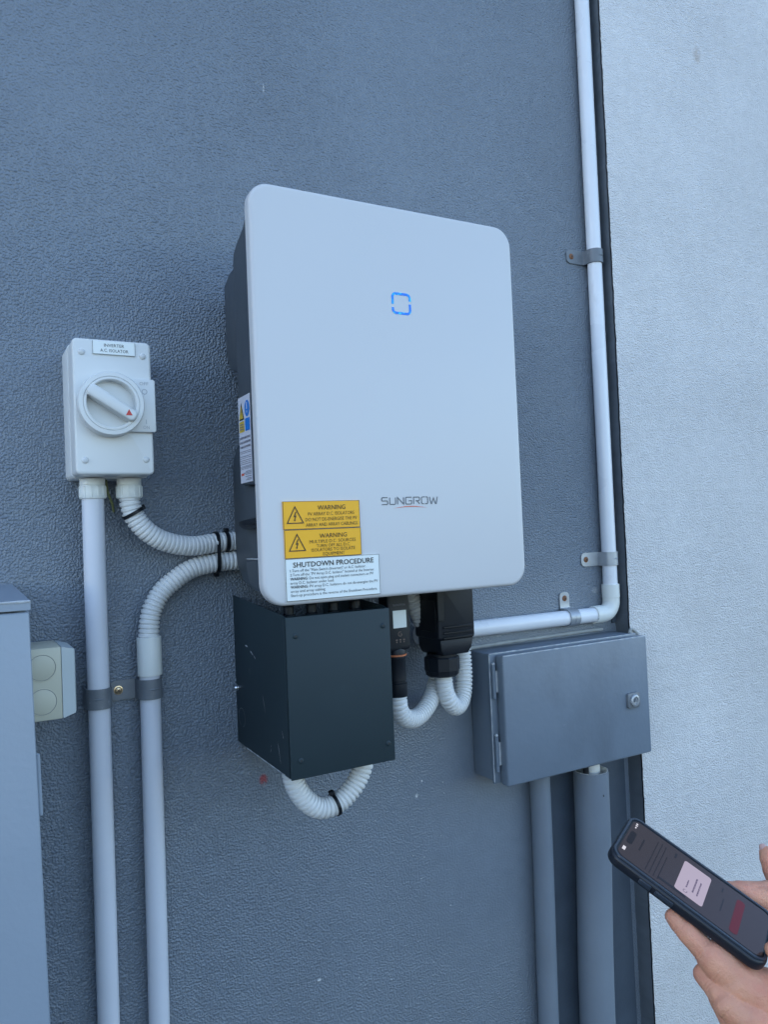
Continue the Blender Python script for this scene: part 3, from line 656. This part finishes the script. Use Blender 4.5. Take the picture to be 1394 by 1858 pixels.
# ================================================================== RIGID CONDUITS (left pair)
RC = .0126
mb = MB(); mb.tube([(-.1522, -.037, -.345), (-.1520, -.033, -.43), (-.1512, -.026, -.58), (-.1508, -.020, -.80), (-.1512, -.017, -1.1), (-.1512, -.017, -Z0)], lambda d: RC, 28, .02)
lone('rigid_conduit', mb, m_pvc, 'straight grey conduit running down from the isolator switch', 'conduit', 'rigid conduits')
mb = MB(); mb.tube([(-.0890, -.0185, -.545), (-.0895, -.0180, -.60), (-.0912, -.017, -.90), (-.0925, -.017, -1.1), (-.0925, -.017, -Z0)], lambda d: RC, 28, .02)
lone('rigid_conduit', mb, m_pvc, 'straight grey conduit below the white coupling', 'conduit', 'rigid conduits')
mb = MB(); mb.lathe((-.0889, -.0186, -.5195), (0, 0, -1), [(.0128, .0006), (.0136, 0), (.0148, .0006), (.0149, .003), (.0149, .0460), (.0146, .0475), (.0128, .0476)], 36)
lone('conduit_coupling', mb, m_fit, 'white coupling joining ribbed hose to left straight conduit', 'coupling')

def saddle(name, label, center, yc, r, axis, tabdir, tablen, hw, m, scr, group, base=0.0):
    """bent steel strip: tab flat on the wall, then over the conduit; axis = 'z' or 'x' of the conduit"""
    t = .0018; P = []
    P_in = [(tablen, .0006+base), (r+.0065, .0006+base), (r+.0020, .0016+base), (r+.0006, .0050+base), (r+.0006, yc)]
    for i in range(1, 14): a = math.pi*i/13; P_in.append(((r+.0006)*math.cos(a), yc+(r+.0006)*math.sin(a)))
    P_in.append((-r-.0006, .0004+base))
    Q = [Vector(p) for p in P_in]
    # densify the tab so that its end can be rounded
    D = []
    for i in range(8): D.append(Q[0].lerp(Q[1], (i/8)**1.6*.9))
    D += Q[1:]; v = []; f = []
    for i, p in enumerate(D):
        a = D[max(i-1, 0)]; b = D[min(i+1, len(D)-1)]; d = (b-a).normalized(); nn = Vector((d.y, -d.x))*t
        if nn.x*p.x+nn.y*(p.y-yc*.2) < 0 and i >= 11: pass
        nn = Vector((-d.y, d.x))*t if False else nn
        s_ = tablen-p.x; h = hw if s_ > hw*.75 else hw*(.45+.55*math.sqrt(max(0, 1-(1-s_/(hw*.75))**2)))
        out = p-nn if (p-nn-Vector((0, yc*.3))).length > (p+nn-Vector((0, yc*.3))).length else p+nn
        if i < 9: out = Vector((p.x, p.y+t))
        for q in (p, out):
            for sgn in (-1, 1): v.append((q, sgn*h))
    def W(q, s_):
        u = q.x*tabdir
        return (center[0]+u, -q.y, center[1]+s_) if axis == 'z' else (center[0]+s_, -q.y, center[1]+u)
    vv = [W(q, s_) for q, s_ in v]; n_ = len(D)
    for i in range(n_-1):
        a = 4*i; b = 4*(i+1)
        f += [(a, b, b+1, a+1), (a+2, a+3, b+3, b+2), (a, a+2, b+2, b), (a+1, b+1, b+3, a+3)]
    f += [(0, 1, 3, 2), (4*(n_-1), 4*(n_-1)+2, 4*(n_-1)+3, 4*(n_-1)+1)]
    loc = (center[0], 0, center[1]); th = thing(name, loc, label, 'saddle', group)
    mb = MB(); mb.add(vv, f); st = obj('strap', mb, m, th, 30)
    # pressed stiffening ridge over the crown
    mb = MB(); arc = []
    for i in range(11): a = R(62+70*i/10); arc.append(((r+.0019)*math.cos(a), yc+(r+.0019)*math.sin(a)))
    rp = [W(Vector(p), 0) for p in arc]; mb.tube(rp, lambda d: .0014*math.sin(math.pi*min(1, max(.05, d/(.0195*r/.0126)))), 8, .0015); obj('pressed_ridge', mb, m, st)
    if scr:
        so_ = W(Vector((tablen-.0105, .0006+base+t)), 0); screw_head(th, so_, (0, -1, 0), scr[0], scr[1])
    return th
saddle('conduit_saddle', 'dark painted saddle clamped over the left straight conduit, without a screw showing', (-.1512, -.5855), .026, RC, 'z', 1, .0300, .0120, m_galv, None, 'conduit saddles')
saddle('conduit_saddle', 'dark painted saddle with shiny brass screw between the two left conduits', (-.0896, -.5835), .018, RC, 'z', -1, .0460, .0122, m_galv, (.0044, m_screw), 'conduit saddles', base=.0022)

# ================================================================== RIGHT CONDUIT RUN
XR, YR = .7035, -.0150
mb = MB(); mb.tube([(XR+.001, YR, 2.6), (XR+.001, YR, 1.0), (XR, YR, .2), (XR-.0005, YR, -.3), (XR-.001, YR, -.520)], lambda d: RC, 28, .03)
lone('rigid_conduit', mb, m_pvc_r, 'tall white conduit running up the right end of the grey wall', 'conduit', 'rigid conduits')
ZH = -.5585
mb = MB(); mb.tube([(.3020, YR-.004, ZH), (.40, YR-.002, ZH-.0002), (.55, YR, ZH-.0008), (.668, YR, ZH-.0012)], lambda d: RC, 28, .02)
lone('rigid_conduit', mb, m_pvc_r, 'level white conduit running above the grey steel enclosure', 'conduit', 'rigid conduits')
eb = thing('conduit_elbow', (.69, YR, -.56), 'cream elbow joining the level and upright white conduits', 'elbow')
zc = ZH-.0012; rr = .022; xe = XR-.001
cpts = [(xe, YR, -.5315)]+[(xe-rr+rr*math.cos(a), YR, zc+rr-rr*math.sin(a)) for a in [R(90*i/8) for i in range(9)]]+[(.676, YR, zc)]
mb = MB(); mb.tube(cpts, lambda d: .0146, 28, .003); obj('bend', mb, m_fit, eb)
mb = MB(); mb.lathe((xe, YR, -.5095), (0, 0, -1), [(.0128, .0004), (.0145, 0), (.0152, .0008), (.0152, .0230), (.0147, .0236)], 36); obj('socket', mb, m_fit, eb)
mb = MB(); mb.lathe((.6585, YR, zc), (1, 0, 0), [(.0128, .0004), (.0145, 0), (.0152, .0008), (.0152, .0185), (.0147, .0190)], 36); obj('socket', mb, m_fit, eb)
saddle('conduit_saddle', 'dark painted saddle high on the tall right conduit', (XR, .0670), .015, RC, 'z', -1, .0530, .0120, m_galv, (.0040, m_rust), 'conduit saddles')
saddle('conduit_saddle', 'bare metal saddle low on the tall right conduit, just above its elbow', (XR-.0006, -.4650), .015, RC, 'z', -1, .0530, .0118, m_galv_b, (.0040, m_rust), 'conduit saddles')
saddle('conduit_saddle', 'saddle with upright tab on the level white conduit', (.6075, ZH-.001), .015, RC, 'x', 1, .0420, .0105, m_galv_b, (.0040, m_rust), 'conduit saddles')

# ================================================================== GREY STEEL ENCLOSURE (right)
en = thing('steel_enclosure', (.56, 0, -.79), 'grey painted steel enclosure below the white elbow', 'enclosure')
mb = MB(); mb.box(.4055, .7110, -.0530, -.0020, -.7860, -.5935, .003, 2); obj('enclosure_body', mb, m_encl, en)
mb = MB(); mb.box(.4020, .7130, -.0585, -.0535, -.7875, -.5920, .0016, 2); obj('body_rim', mb, m_encl, en)
mb = MB(); mb.box(.4120, .7150, -.0790, -.0610, -.7890, -.5945, .0032, 3); dr = obj('door', mb, m_encl, en)
mb = MB(); mb.box(.4180, .7080, -.0612, -.0583, -.7830, -.6000); obj('door_gasket', mb, m_house_d, en)
mb = MB(); mb.tube([(.4140, -.0780, -.5953), (.5, -.0780, -.5953), (.6, -.0780, -.5953), (.7130, -.0780, -.5953)], lambda d: .0010+.0007*noise.noise((d*120, 4, 2)), 6, .003); obj('worn_top_edge', mb, m_encl_w, dr)
mb = MB(); mb.tube([(.4032, -.0580, -.5932), (.5, -.0580, -.5932), (.6, -.0580, -.5932), (.7110, -.0580, -.5932)], lambda d: .0008+.0006*noise.noise((d*120, 8, 2)), 6, .003); obj('worn_top_edge', mb, m_encl_w, en)
mb = MB(); mb.tube([(.4030, -.0580, -.595), (.4030, -.0580, -.68), (.4030, -.0580, -.785)], lambda d: .0007+.0006*noise.noise((d*90, 8, 5)), 6, .003); obj('worn_side_edge', mb, m_encl_w, en)
for z0, z1 in ((-.6600, -.6080), (-.7690, -.7150)):
    mb = MB(); mb.cyl((.4065, -.0630, z0), (.4065, -.0630, z1), .0030, n=14, bev=.0008); hg = obj('hinge', mb, m_encl, en)
    mb = MB(); mb.dome((.4065, -.0630, z1), (0, 0, 1), .0026, .003); obj('hinge_pin', mb, m_encl_w, hg)
    mb = MB(); mb.box(.4068, .4118, -.0650, -.0625, z0+.010, z1-.010); obj('hinge_leaf', mb, m_encl_w, hg)
mb = MB(); mb.prism(rrect(.6610, .6885, -.7095, -.6840, .0045, 5), 'y', -.0835, -.0788, .0012, 2, 'lo'); lk = obj('lock_plate', mb, m_galv, dr)
mb = MB(); mb.lathe((.6752, -.0834, -.6968), (0, -1, 0), [(.0098, 0), (.0098, .0022), (.0086, .0032), (.0062, .0033), (.0056, .0012)], 26); obj('lock_barrel', mb, m_galv_b, lk)
mb = MB(); mb.prism([(.6752-.0034, -.6985), (.6752+.0034, -.6985), (.6752, -.6930)], 'y', -.0868, -.0846); obj('lock_insert', mb, m_galv, lk)
mb = MB(); mb.tube([(.405, -.0025, -.5905), (.45, -.0025, -.5895), (.55, -.0025, -.5885), (.66, -.0025, -.5880), (.690, -.0028, -.5885)], lambda d: .0028+.0012*noise.noise((d*60, 3, 0)), 8, .006)
obj('sealant_bead', mb, m_caulk, en)
mb = MB(); mb.tube([(.7195, -.0365, -.600), (.7215, -.0370, -.592), (.7240, -.0375, -.588), (.7330, -.0365, -.5925), (.7400, -.0360, -.600)], lambda d: .0026+.001*noise.noise((d*90, 1, 0)), 8, .003)
obj('sealant_bead', mb, m_caulk, en)

# painted conduits dropping below it
mb = MB(); mb.tube([(.5215, -.0190, -.786), (.5210, -.0185, -.95), (.5165, -.0180, -1.25), (.5150, -.018, -Z0)], lambda d: .0165, 28, .02)
lone('painted_conduit', mb, m_pipe, 'thin grey painted conduit dropping from the steel enclosure', 'conduit', 'painted conduits under the enclosure')
t = thing('painted_conduit', (.61, -.033, -Z0), 'thick grey painted conduit with open white lined top under the enclosure', 'conduit', 'painted conduits under the enclosure')
big = [(.6185, -.0335, -.812), (.6165, -.0330, -.95), (.6080, -.0320, -1.22), (.6060, -.032, -Z0)]
mb = MB(); mb.tube(big, lambda d: .0288, 36, .02, cap=False); obj('pipe_wall', mb, m_pipe, t)
mb = MB(); mb.tube([(.6185, -.0335, -.8118), (.6165, -.0330, -.95)], lambda d: .0262, 36, .02, cap=False); obj('pipe_lining', mb, m_in, t)
mb = MB(); mb.lathe((.6185, -.0335, -.8120), (0, 0, 1), [(.0262, 0), (.0288, 0)], 36, cap=False)
mb.v = [(a, b, c+.0002) for a, b, c in mb.v]; obj('pipe_rim', mb, m_in, t)
mb = MB(); mb.tube([(.6200, -.0300, -.785), (.6210, -.0310, -.80), (.6210, -.032, -.87)], lambda d: .0150, 20, .006); lone('white_cable', mb, m_in, 'fat white cable entering the open thick conduit', 'cable')
mb = MB(); mb.tube([(.5990, -.0400, -.785), (.6010, -.0405, -.80), (.6020, -.041, -.87)], lambda d: .0050, 12, .006); lone('black_cable', mb, m_black, 'thin black cable entering the open thick conduit', 'cable')
mb = MB(); mb.box(.6160, .6175, -.0630, -.0618, -.8485, -.8450, .0004, 1); obj('paint_chip', mb, m_house_d, t)

# ================================================================== METER BOX (left, cropped) and the small junction box on its side
mbx = thing('meter_box', (-.5, -.13, -1.5), 'large grey painted metal meter box at the left edge', 'meter box')
MX1, MZ1, MYF = -.2405, -.4470, -.2640
mb = MB(); mb.box(-.86, MX1, MYF+.012, 0, -1.55, MZ1-.0105, .002, 1); obj('box_body', mb, m_meter, mbx)
mb = MB(); mb.prism([(0, MZ1+.003), (0, MZ1-.007), (MYF-.0012, MZ1-.0095), (MYF-.0012, MZ1-.0010)], 'x', -.866, MX1+.0008, .0012, 2); tp = obj('rain_hood', mb, m_meter, mbx)
mb = MB(); mb.tube([(-.86, MYF-.0010, MZ1-.0020), (-.5, MYF-.0010, MZ1-.0018), (MX1+.0005, MYF-.0010, MZ1-.0020)], lambda d: .0012+.0006*noise.noise((d*140, 0, 2)), 6, .003); obj('worn_edge', mb, m_encl_w, tp)
mb = MB(); mb.box(-.85, MX1-.0010, MYF, MYF+.0115, -1.54, MZ1-.0112, .002, 3); md = obj('box_door', mb, m_meter, mbx)
mb = MB(); mb.cyl((MX1+.0006, MYF+.012, -.640), (MX1+.0006, MYF+.012, -.585), .0022, n=14, bev=.001); obj('hinge', mb, m_meter, mbx)
for o_ in [c for c in bpy.data.objects if c.parent == mbx]:
    if o_.name.startswith('rain_hood'): continue
    for v_ in o_.data.vertices: v_.co.x += .019*max(0, MZ1+Z0-v_.co.z)
jb = thing('junction_box', (-.213, -.065, -.589), 'small cream plastic junction box fixed to the side of the meter box', 'junction box')
JX = -.1992
mb = MB(); mb.box(MX1+.0006, JX, -.1000, -.0300, -.5890, -.5110, .0018, 2); jbb = obj('box_body', mb, m_jb, jb)
mb = MB(); v = []
for x, i in ((JX+.0002, .0004), (-.1858, .0040), (-.1846, .0062)):
    v += [(x, -.1000+i, -.5890+i), (x, -.0300-i, -.5890+i), (x, -.0300-i, -.5110-i), (x, -.1000+i, -.5110-i)]
f = [(0, 1, 2, 3), (8, 9, 10, 11)]
for a in (0, 4):
    for j in range(4): k_ = (j+1) % 4; f.append((a+j, a+k_, a+4+k_, a+4+j))
mb.add(v, f); obj('box_lid', mb, m_jb_lid, jb)
for z in (-.5320, -.5685):
    mb = MB(); c0 = -.2190
    mb.lathe((c0, -.1001, z), (0, -1, 0), [(.0148, 0), (.0148, .0006), (.0140, .0007), (.0138, .0001)], 36, cap=False); obj('knockout_ring', mb, m_jb, jbb)
    mb = MB(); mb.lathe((c0, -.1000, z), (0, -1, 0), [(.0134, -.0005), (.0134, .0004), (.0125, .0008), (.001, .0010)], 36); obj('knockout_disc', mb, m_jb, jbb)
    mb = MB(); mb.lathe((c0, -.10012, z), (0, -1, 0), [(.0141, 0), (.0134, .00002)], 36, cap=False); obj('knockout_groove', mb, m_inkg, jbb)

# ================================================================== CABLE TIES
def tie(label, ctr, tang, rads, half=0, updir=None, head=0, wd=.0040):
    """nylon band round one hose (half = 0) or round two side by side (half = half their spacing along updir)"""
    T_ = Vector(tang).normalized(); U_ = Vector(updir); U_ = (U_-T_*U_.dot(T_)).normalized(); W_ = T_.cross(U_); c0 = Vector(ctr); n_ = 40; v = []; f = []
    for i in range(n_):
        t = 2*math.pi*i/n_; dx_, dy_ = math.cos(t), math.sin(t)
        for ro_, s_ in ((rads, -1), (rads+.0013, -1), (rads+.0013, 1), (rads, 1)):
            v.append(c0+U_*(dy_*ro_+half*(1 if dy_ > 0.0001 else -1 if dy_ < -.0001 else 0))+W_*(dx_*ro_)+T_*(s_*wd/2))
    for i in range(n_):
        for j in range(4): a, b = 4*i, 4*((i+1) % n_); k_ = (j+1) % 4; f.append((a+j, b+j, b+k_, a+k_))
    th = thing('cable_tie', ctr, label, 'cable tie', 'black cable ties'); mb = MB(); mb.add(v, f); obj('tie_band', mb, m_blackrub, th)
    hdv = math.radians(head); D_ = U_*math.sin(hdv)+W_*math.cos(hdv); hc = c0+D_*(rads+.0025)+U_*(half if math.sin(hdv) > .1 else -half if math.sin(hdv) < -.1 else 0)
    E_ = T_.cross(D_); mm = Matrix.Identity(4)
    for i in range(3): mm[i][0], mm[i][1], mm[i][2] = D_[i], E_[i], T_[i]
    mm.translation = hc; mb = MB(); mb.box(-.0028, .0028, -.0034, .0034, -.0030, .0030, .0007, 1, matrix=mm); obj('tie_head', mb, m_blackrub, th)
tie('black cable tie round the hose just below its gland', (-.1060, -.0368, -.3655), (.55, 0, -1), .0126, 0, (0, 1, 0), head=25)
tie('black cable tie binding the two ribbed hoses together', (.0010, -.0180, -.4192), (1, 0, 0), .0130, .0132, (0, 0, 1), head=-100, wd=.0048)
tie('black cable tie round the upper hose where it slips behind the inverter', (.0150, -.0172, -.4056), (1, 0, .02), .0127, 0, (0, 0, 1), head=80, wd=.0046)
tie('black cable tie round the hanging hose loop below the slate box', (.0990, -.145, -.7300), (1, 0, .28), .0127, 0, (0, 0, 1), head=90, wd=.0042)

# ================================================================== PHONE
PM = Matrix(((.8788, -.4554, .1427, .3071), (.4584, .7226, -.5173, -.4963), (.1325, .5200, .8438, -.7476+Z0), (0, 0, 0, 1)))
ph = link(bpy.data.objects.new('phone', None)); ph.matrix_world = PM; ph.empty_display_size = .03
tag(ph, 'smartphone in a dark case with a pale message box on its dim screen', 'phone')
def pm(name, mb, m, parent=None, sharp=38): return obj(name, mb, m, parent or ph, sharp, local=True)
def prr(x0, x1, y0, y1, r, n=8): return [(a/1000, b/1000) for a, b in rrect(x0, x1, y0, y1, r, n)]
mb = MB(); mb.prism(prr(-39, 39, -76.5, 76.5, 12.5), 'z', -.0112, .0004, .0034, 4); cs = pm('case', mb, m_case)
ring_o, ring_i = prr(-37.2, 37.2, -74.7, 74.7, 11), prr(-34.6, 34.6, -72.4, 72.4, 9)
n_ = len(ring_o); mb = MB()
mb.add([(a, b, .0005) for a, b in ring_o]+[(a*.992, b*.996, .0018) for a, b in ring_o]+[(a*1.006, b*1.003, .0018) for a, b in ring_i]+[(a, b, .0003) for a, b in ring_i],
       [(k_*n_+i, k_*n_+(i+1) % n_, (k_+1)*n_+(i+1) % n_, (k_+1)*n_+i) for k_ in range(3) for i in range(n_)])
pm('case_lip', mb, m_caseb, cs)
mb = MB(); mb.prism(prr(-34.6, 34.6, -72.2, 72.2, 8.8), 'z', .0002, .00075); gl = pm('glass_front', mb, m_blackrub)
def flat(poly, z): mb = MB(); mb.add([(a/1000, b/1000, z) for a, b in poly], [tuple(range(len(poly)))]); return mb
sn = pm('screen', flat(rrect(-32.6, 32.6, -70.6, 70.6, 7.5, 8), .0010), m_scr)
pm('camera_cutout', flat(rrect(-9, 13, 62.0, 68.2, 3.0, 6), .00115), m_scr_isl, sn)
cd = pm('message_card', flat(rrect(-23.5, 25, -13.5, 14, 2.6, 6), .00115), m_scr_card, sn)
def bars(z, items, m, par, name='screen_print'):
    mb = MB()
    for x0, x1, y0, y1 in items: mb.add([(x0/1000, y0/1000, z), (x1/1000, y0/1000, z), (x1/1000, y1/1000, z), (x0/1000, y1/1000, z)], [(0, 1, 2, 3)])
    o = pm(name, mb, m, par); o['kind'] = 'stuff'; return o
random.seed(5)
def words(x0, x1, y, h, gap=.8):
    it = []; x = x0
    while x < x1-1: l = random.uniform(.8, 3.2); it.append((x, min(x1, x+l), y-h*random.uniform(.7, 1)/2, y+h*random.uniform(.7, 1)/2)); x += l+gap*random.uniform(.4, 1)
    return it
bars(.0013, words(-12, 1, 4.5, 1.5, .5)+words(-13, 10, -2.0, 1.9, .4)+words(-14, 8, -6.3, 1.7, .5), m_scr_ink, cd)
mb = MB(); sp = [(-18+2.2*math.cos(t), 4.2+2.2*math.sin(t)) for t in [2*math.pi*i/20 for i in range(20)]]
mb.add([(a/1000, b/1000, .0013) for a, b in sp]+[((-18+(a+18)*.72)/1000, (4.2+(b-4.2)*.72)/1000, .0013) for a, b in sp], [(i, i+1, 21+i, 20+i) for i in range(17)]); pm('spinner', mb, m_scr_ink, cd)
dim = words(-8, 12, 54, 2.0)
for i, (a, b) in enumerate(((-28, 24), (-29, 27), (-29, 25), (-29, 12))): dim += words(a, b, 42-i*4.2, 1.1, .6)
dim += [(-27, -23.8, 2, 30), (18, 26, 22, 24), (17, 24, -26, -24.8), (-10, 9, -29, -28)]
bars(.00113, dim, m_scr_d, sn)
pm('red_button', flat(rrect(-27, 24, -47.5, -39.5, 3.6, 6), .00115), m_scr_red, sn)
bars(.0013, [(19.5, 22, 65.5, 66.8), (23.5, 25.5, 65.2, 67.2), (-23, -17, 65, 68)], m_scr_w, sn, 'status_icons')
mb = MB(); mb.dome((.0278, .0664, .0010), (0, 0, 1), .0011, .0002); pm('battery_icon', mb, m_scr_w, sn)
mb = MB(); mb.box(-.0405, -.0386, .030, .042, -.0075, -.0025, .0008, 2); pm('side_button', mb, m_caseb, cs)
mb = MB(); mb.box(-.0402, -.0386, .008, .026, -.0075, -.0030, .0008, 2); pm('side_button', mb, m_caseb, cs)

# ================================================================== HANDS (phone coordinates in mm)
def capsule(mb, a, b, ra, rb, n=18):
    a, b = Vector(a)/1000, Vector(b)/1000; ra /= 1000; rb /= 1000; L = (b-a).length; pr = []
    for i in range(6): t = math.pi/2*(1-i/6); pr.append((max(1e-5, ra*math.cos(t)), -ra*math.sin(t)))
    for i in range(7): t = math.pi/2*i/6; pr.append((max(1e-5, rb*math.cos(t)), L+rb*math.sin(t)))
    mb.lathe(a, b-a if L > 1e-6 else Vector((0, 0, 1)), pr, n)
def chain(mb, pts):
    for (a, ra), (b, rb) in zip(pts, pts[1:]): capsule(mb, a, b, ra, rb)
def organic(name, mb, m, parent, vox=.0010, it=9, creases=()):
    me = bpy.data.meshes.new(name); me.from_pydata(mb.v, [], mb.f)
    b = bmesh.new(); b.from_mesh(me); bmesh.ops.recalc_face_normals(b, faces=b.faces[:]); b.to_mesh(me); b.free()
    o = link(bpy.data.objects.new(name+'_tmp', me))
    r_ = o.modifiers.new('r', 'REMESH'); r_.mode = 'VOXEL'; r_.voxel_size = vox
    s_ = o.modifiers.new('s', 'SMOOTH'); s_.factor = .5; s_.iterations = it
    dg2 = bpy.context.evaluated_depsgraph_get(); dg2.update(); m2 = bpy.data.meshes.new_from_object(o.evaluated_get(dg2)); m2.name = name
    bpy.data.objects.remove(o)
    m2.calc_loop_triangles(); nn = [v.normal.copy() for v in m2.vertices]
    for v, nv in zip(m2.vertices, nn):                       # skin folds over the joints, tendons and uneven flesh
        d = .0007*noise.noise(v.co*70)+.00025*noise.noise(v.co*260)
        for p, a, rad, k_ in creases:
            q = v.co*1000-Vector(p); 
            if q.length > rad: continue
            t = q.dot(Vector(a).normalized())+.9*noise.noise(v.co*160)
            fall = max(0, 1-(q.length/rad)**4)
            for off, dep in ((-2.6, .5), (0, 1), (2.4, .6)): d -= k_*dep*fall*math.exp(-((t-off)/.75)**2)
        v.co += nv*d
    return meshobj(name, m2, m, parent, 0, local=True)
pe = link(bpy.data.objects.new('person', None)); pe.matrix_world = PM; pe.empty_display_size = .03
tag(pe, 'bare hands of a person holding the smartphone at the lower right', 'person')
# first hand: index finger stretched along the lower edge of the phone, the others folded under it
HA = MB()
chain(HA, [((-33, 2.5, -19.5), 7.0), ((-35, -5, -20), 8.8), ((-37.5, -14, -20.5), 10.0), ((-39, -25, -22), 10.2), ((-39.5, -37, -23.5), 13.0), ((-38.5, -50, -26.5), 16.0), ((-35, -64, -31.5), 18.5)])   # index finger along the edge
chain(HA, [((-38, -64, -33), 18), ((-22, -94, -37), 25), ((5, -135, -45), 30)])                            # back of the hand
chain(HA, [((-57, -66, -43), 11.0), ((-52, -81, -46), 15), ((-36, -106, -50), 20), ((5, -135, -50), 28)])    # middle knuckle
chain(HA, [((-57, -84, -60), 10.8), ((-50, -98, -62), 14), ((-30, -118, -62), 18), ((5, -140, -55), 26)])    # ring knuckle
chain(HA, [((-50, -100, -76), 10), ((-40, -112, -76), 13), ((0, -140, -62), 20)])                           # little knuckle
for a in (((-57, -66, -43), (-40, -42, -44), (-8, -48, -30)), ((-57, -84, -60), (-38, -62, -56), (-4, -62, -40)), ((-50, -100, -76), (-32, -82, -66), (0, -78, -48))):
    chain(HA, [(a[0], 10.5), (a[1], 9.0), (a[2], 8.0)])
chain(HA, [((5, -135, -46), 30), ((22, -190, -62), 27), ((50, -330, -110), 38)])                            # wrist and forearm
chain(HA, [((0, -124, -24), 15), ((-10, -104, -6), 11.5), ((-17, -88, 5), 9.2), ((-22, -76, 8.2), 7.2)])       # thumb round the bottom end on to the screen
h1 = organic('left_hand', HA, m_skin, pe, creases=[((-36, -8, -20), (.2, 1, 0), 14, .0011), ((-40, -30, -22), (.15, 1, .1), 17, .0014), ((-46, -52, -30), (.5, 1, .1), 22, .0012), ((-57, -72, -44), (.5, 1, .1), 16, .001), ((-48, -60, -36), (-.6, .3, .8), 20, .0013)])
# second hand: fingers behind the far edge and one raised fingertip
HB = MB()
chain(HB, [((46, -33, -10), 7.6), ((50, -42, -8), 10.5), ((58, -54, -8), 13.5), ((72, -72, -10), 20), ((102, -101, -14), 27), ((125, -140, -24), 30)])
chain(HB, [((30, -44, -21), 8), ((44, -58, -22), 10), ((66, -80, -22), 16), ((100, -110, -24), 24)])
chain(HB, [((121, -53, 5), 7.6), ((116, -56, 3.5), 8.8), ((107, -63, 0), 9.3), ((97, -74, -4), 10.5), ((104, -96, -10), 16)])
chain(HB, [((125, -140, -24), 31), ((150, -185, -40), 28), ((210, -310, -90), 38)])
h2 = organic('right_hand', HB, m_skin, pe, creases=[((112, -60, 2), (.8, .5, .3), 15, .001), ((70, -66, -2), (.7, .7, .2), 26, .0014)])
def nail(par, c, fwd, up, ln, wd):
    F = Vector(fwd).normalized(); U_ = Vector(up); U_ = (U_-F*U_.dot(F)).normalized(); S = F.cross(U_); v = []; f = []; na, nb = 9, 7; c = Vector(c)
    for i in range(na):
        a = -1+2*i/(na-1)
        for j in range(nb):
            b_ = -1+2*j/(nb-1); w_ = wd*(1-.25*max(0, abs(a)-.5)*2); v.append((c+F*(a*ln)+S*(math.sin(b_*1.0)*w_)+U_*((math.cos(b_*1.0)-1)*w_*.9-.35*max(0, abs(a)-.6)))/1000)
    for i in range(na-1):
        for j in range(nb-1): p = i*nb+j; f.append((p, p+1, p+nb+1, p+nb))
    mb = MB(); mb.add(v, f); return obj('fingernail', mb, m_nail, par, 0, local=True)
nail(h1, (-40.3, 1.5, -20.0), (.22, 1, .05), (-1, .22, .1), 4.4, 4.4)
nail(h2, (119.5, -46.2, 8.5), (.75, .5, .3), (-.45, 1, .6), 4.4, 4.6)
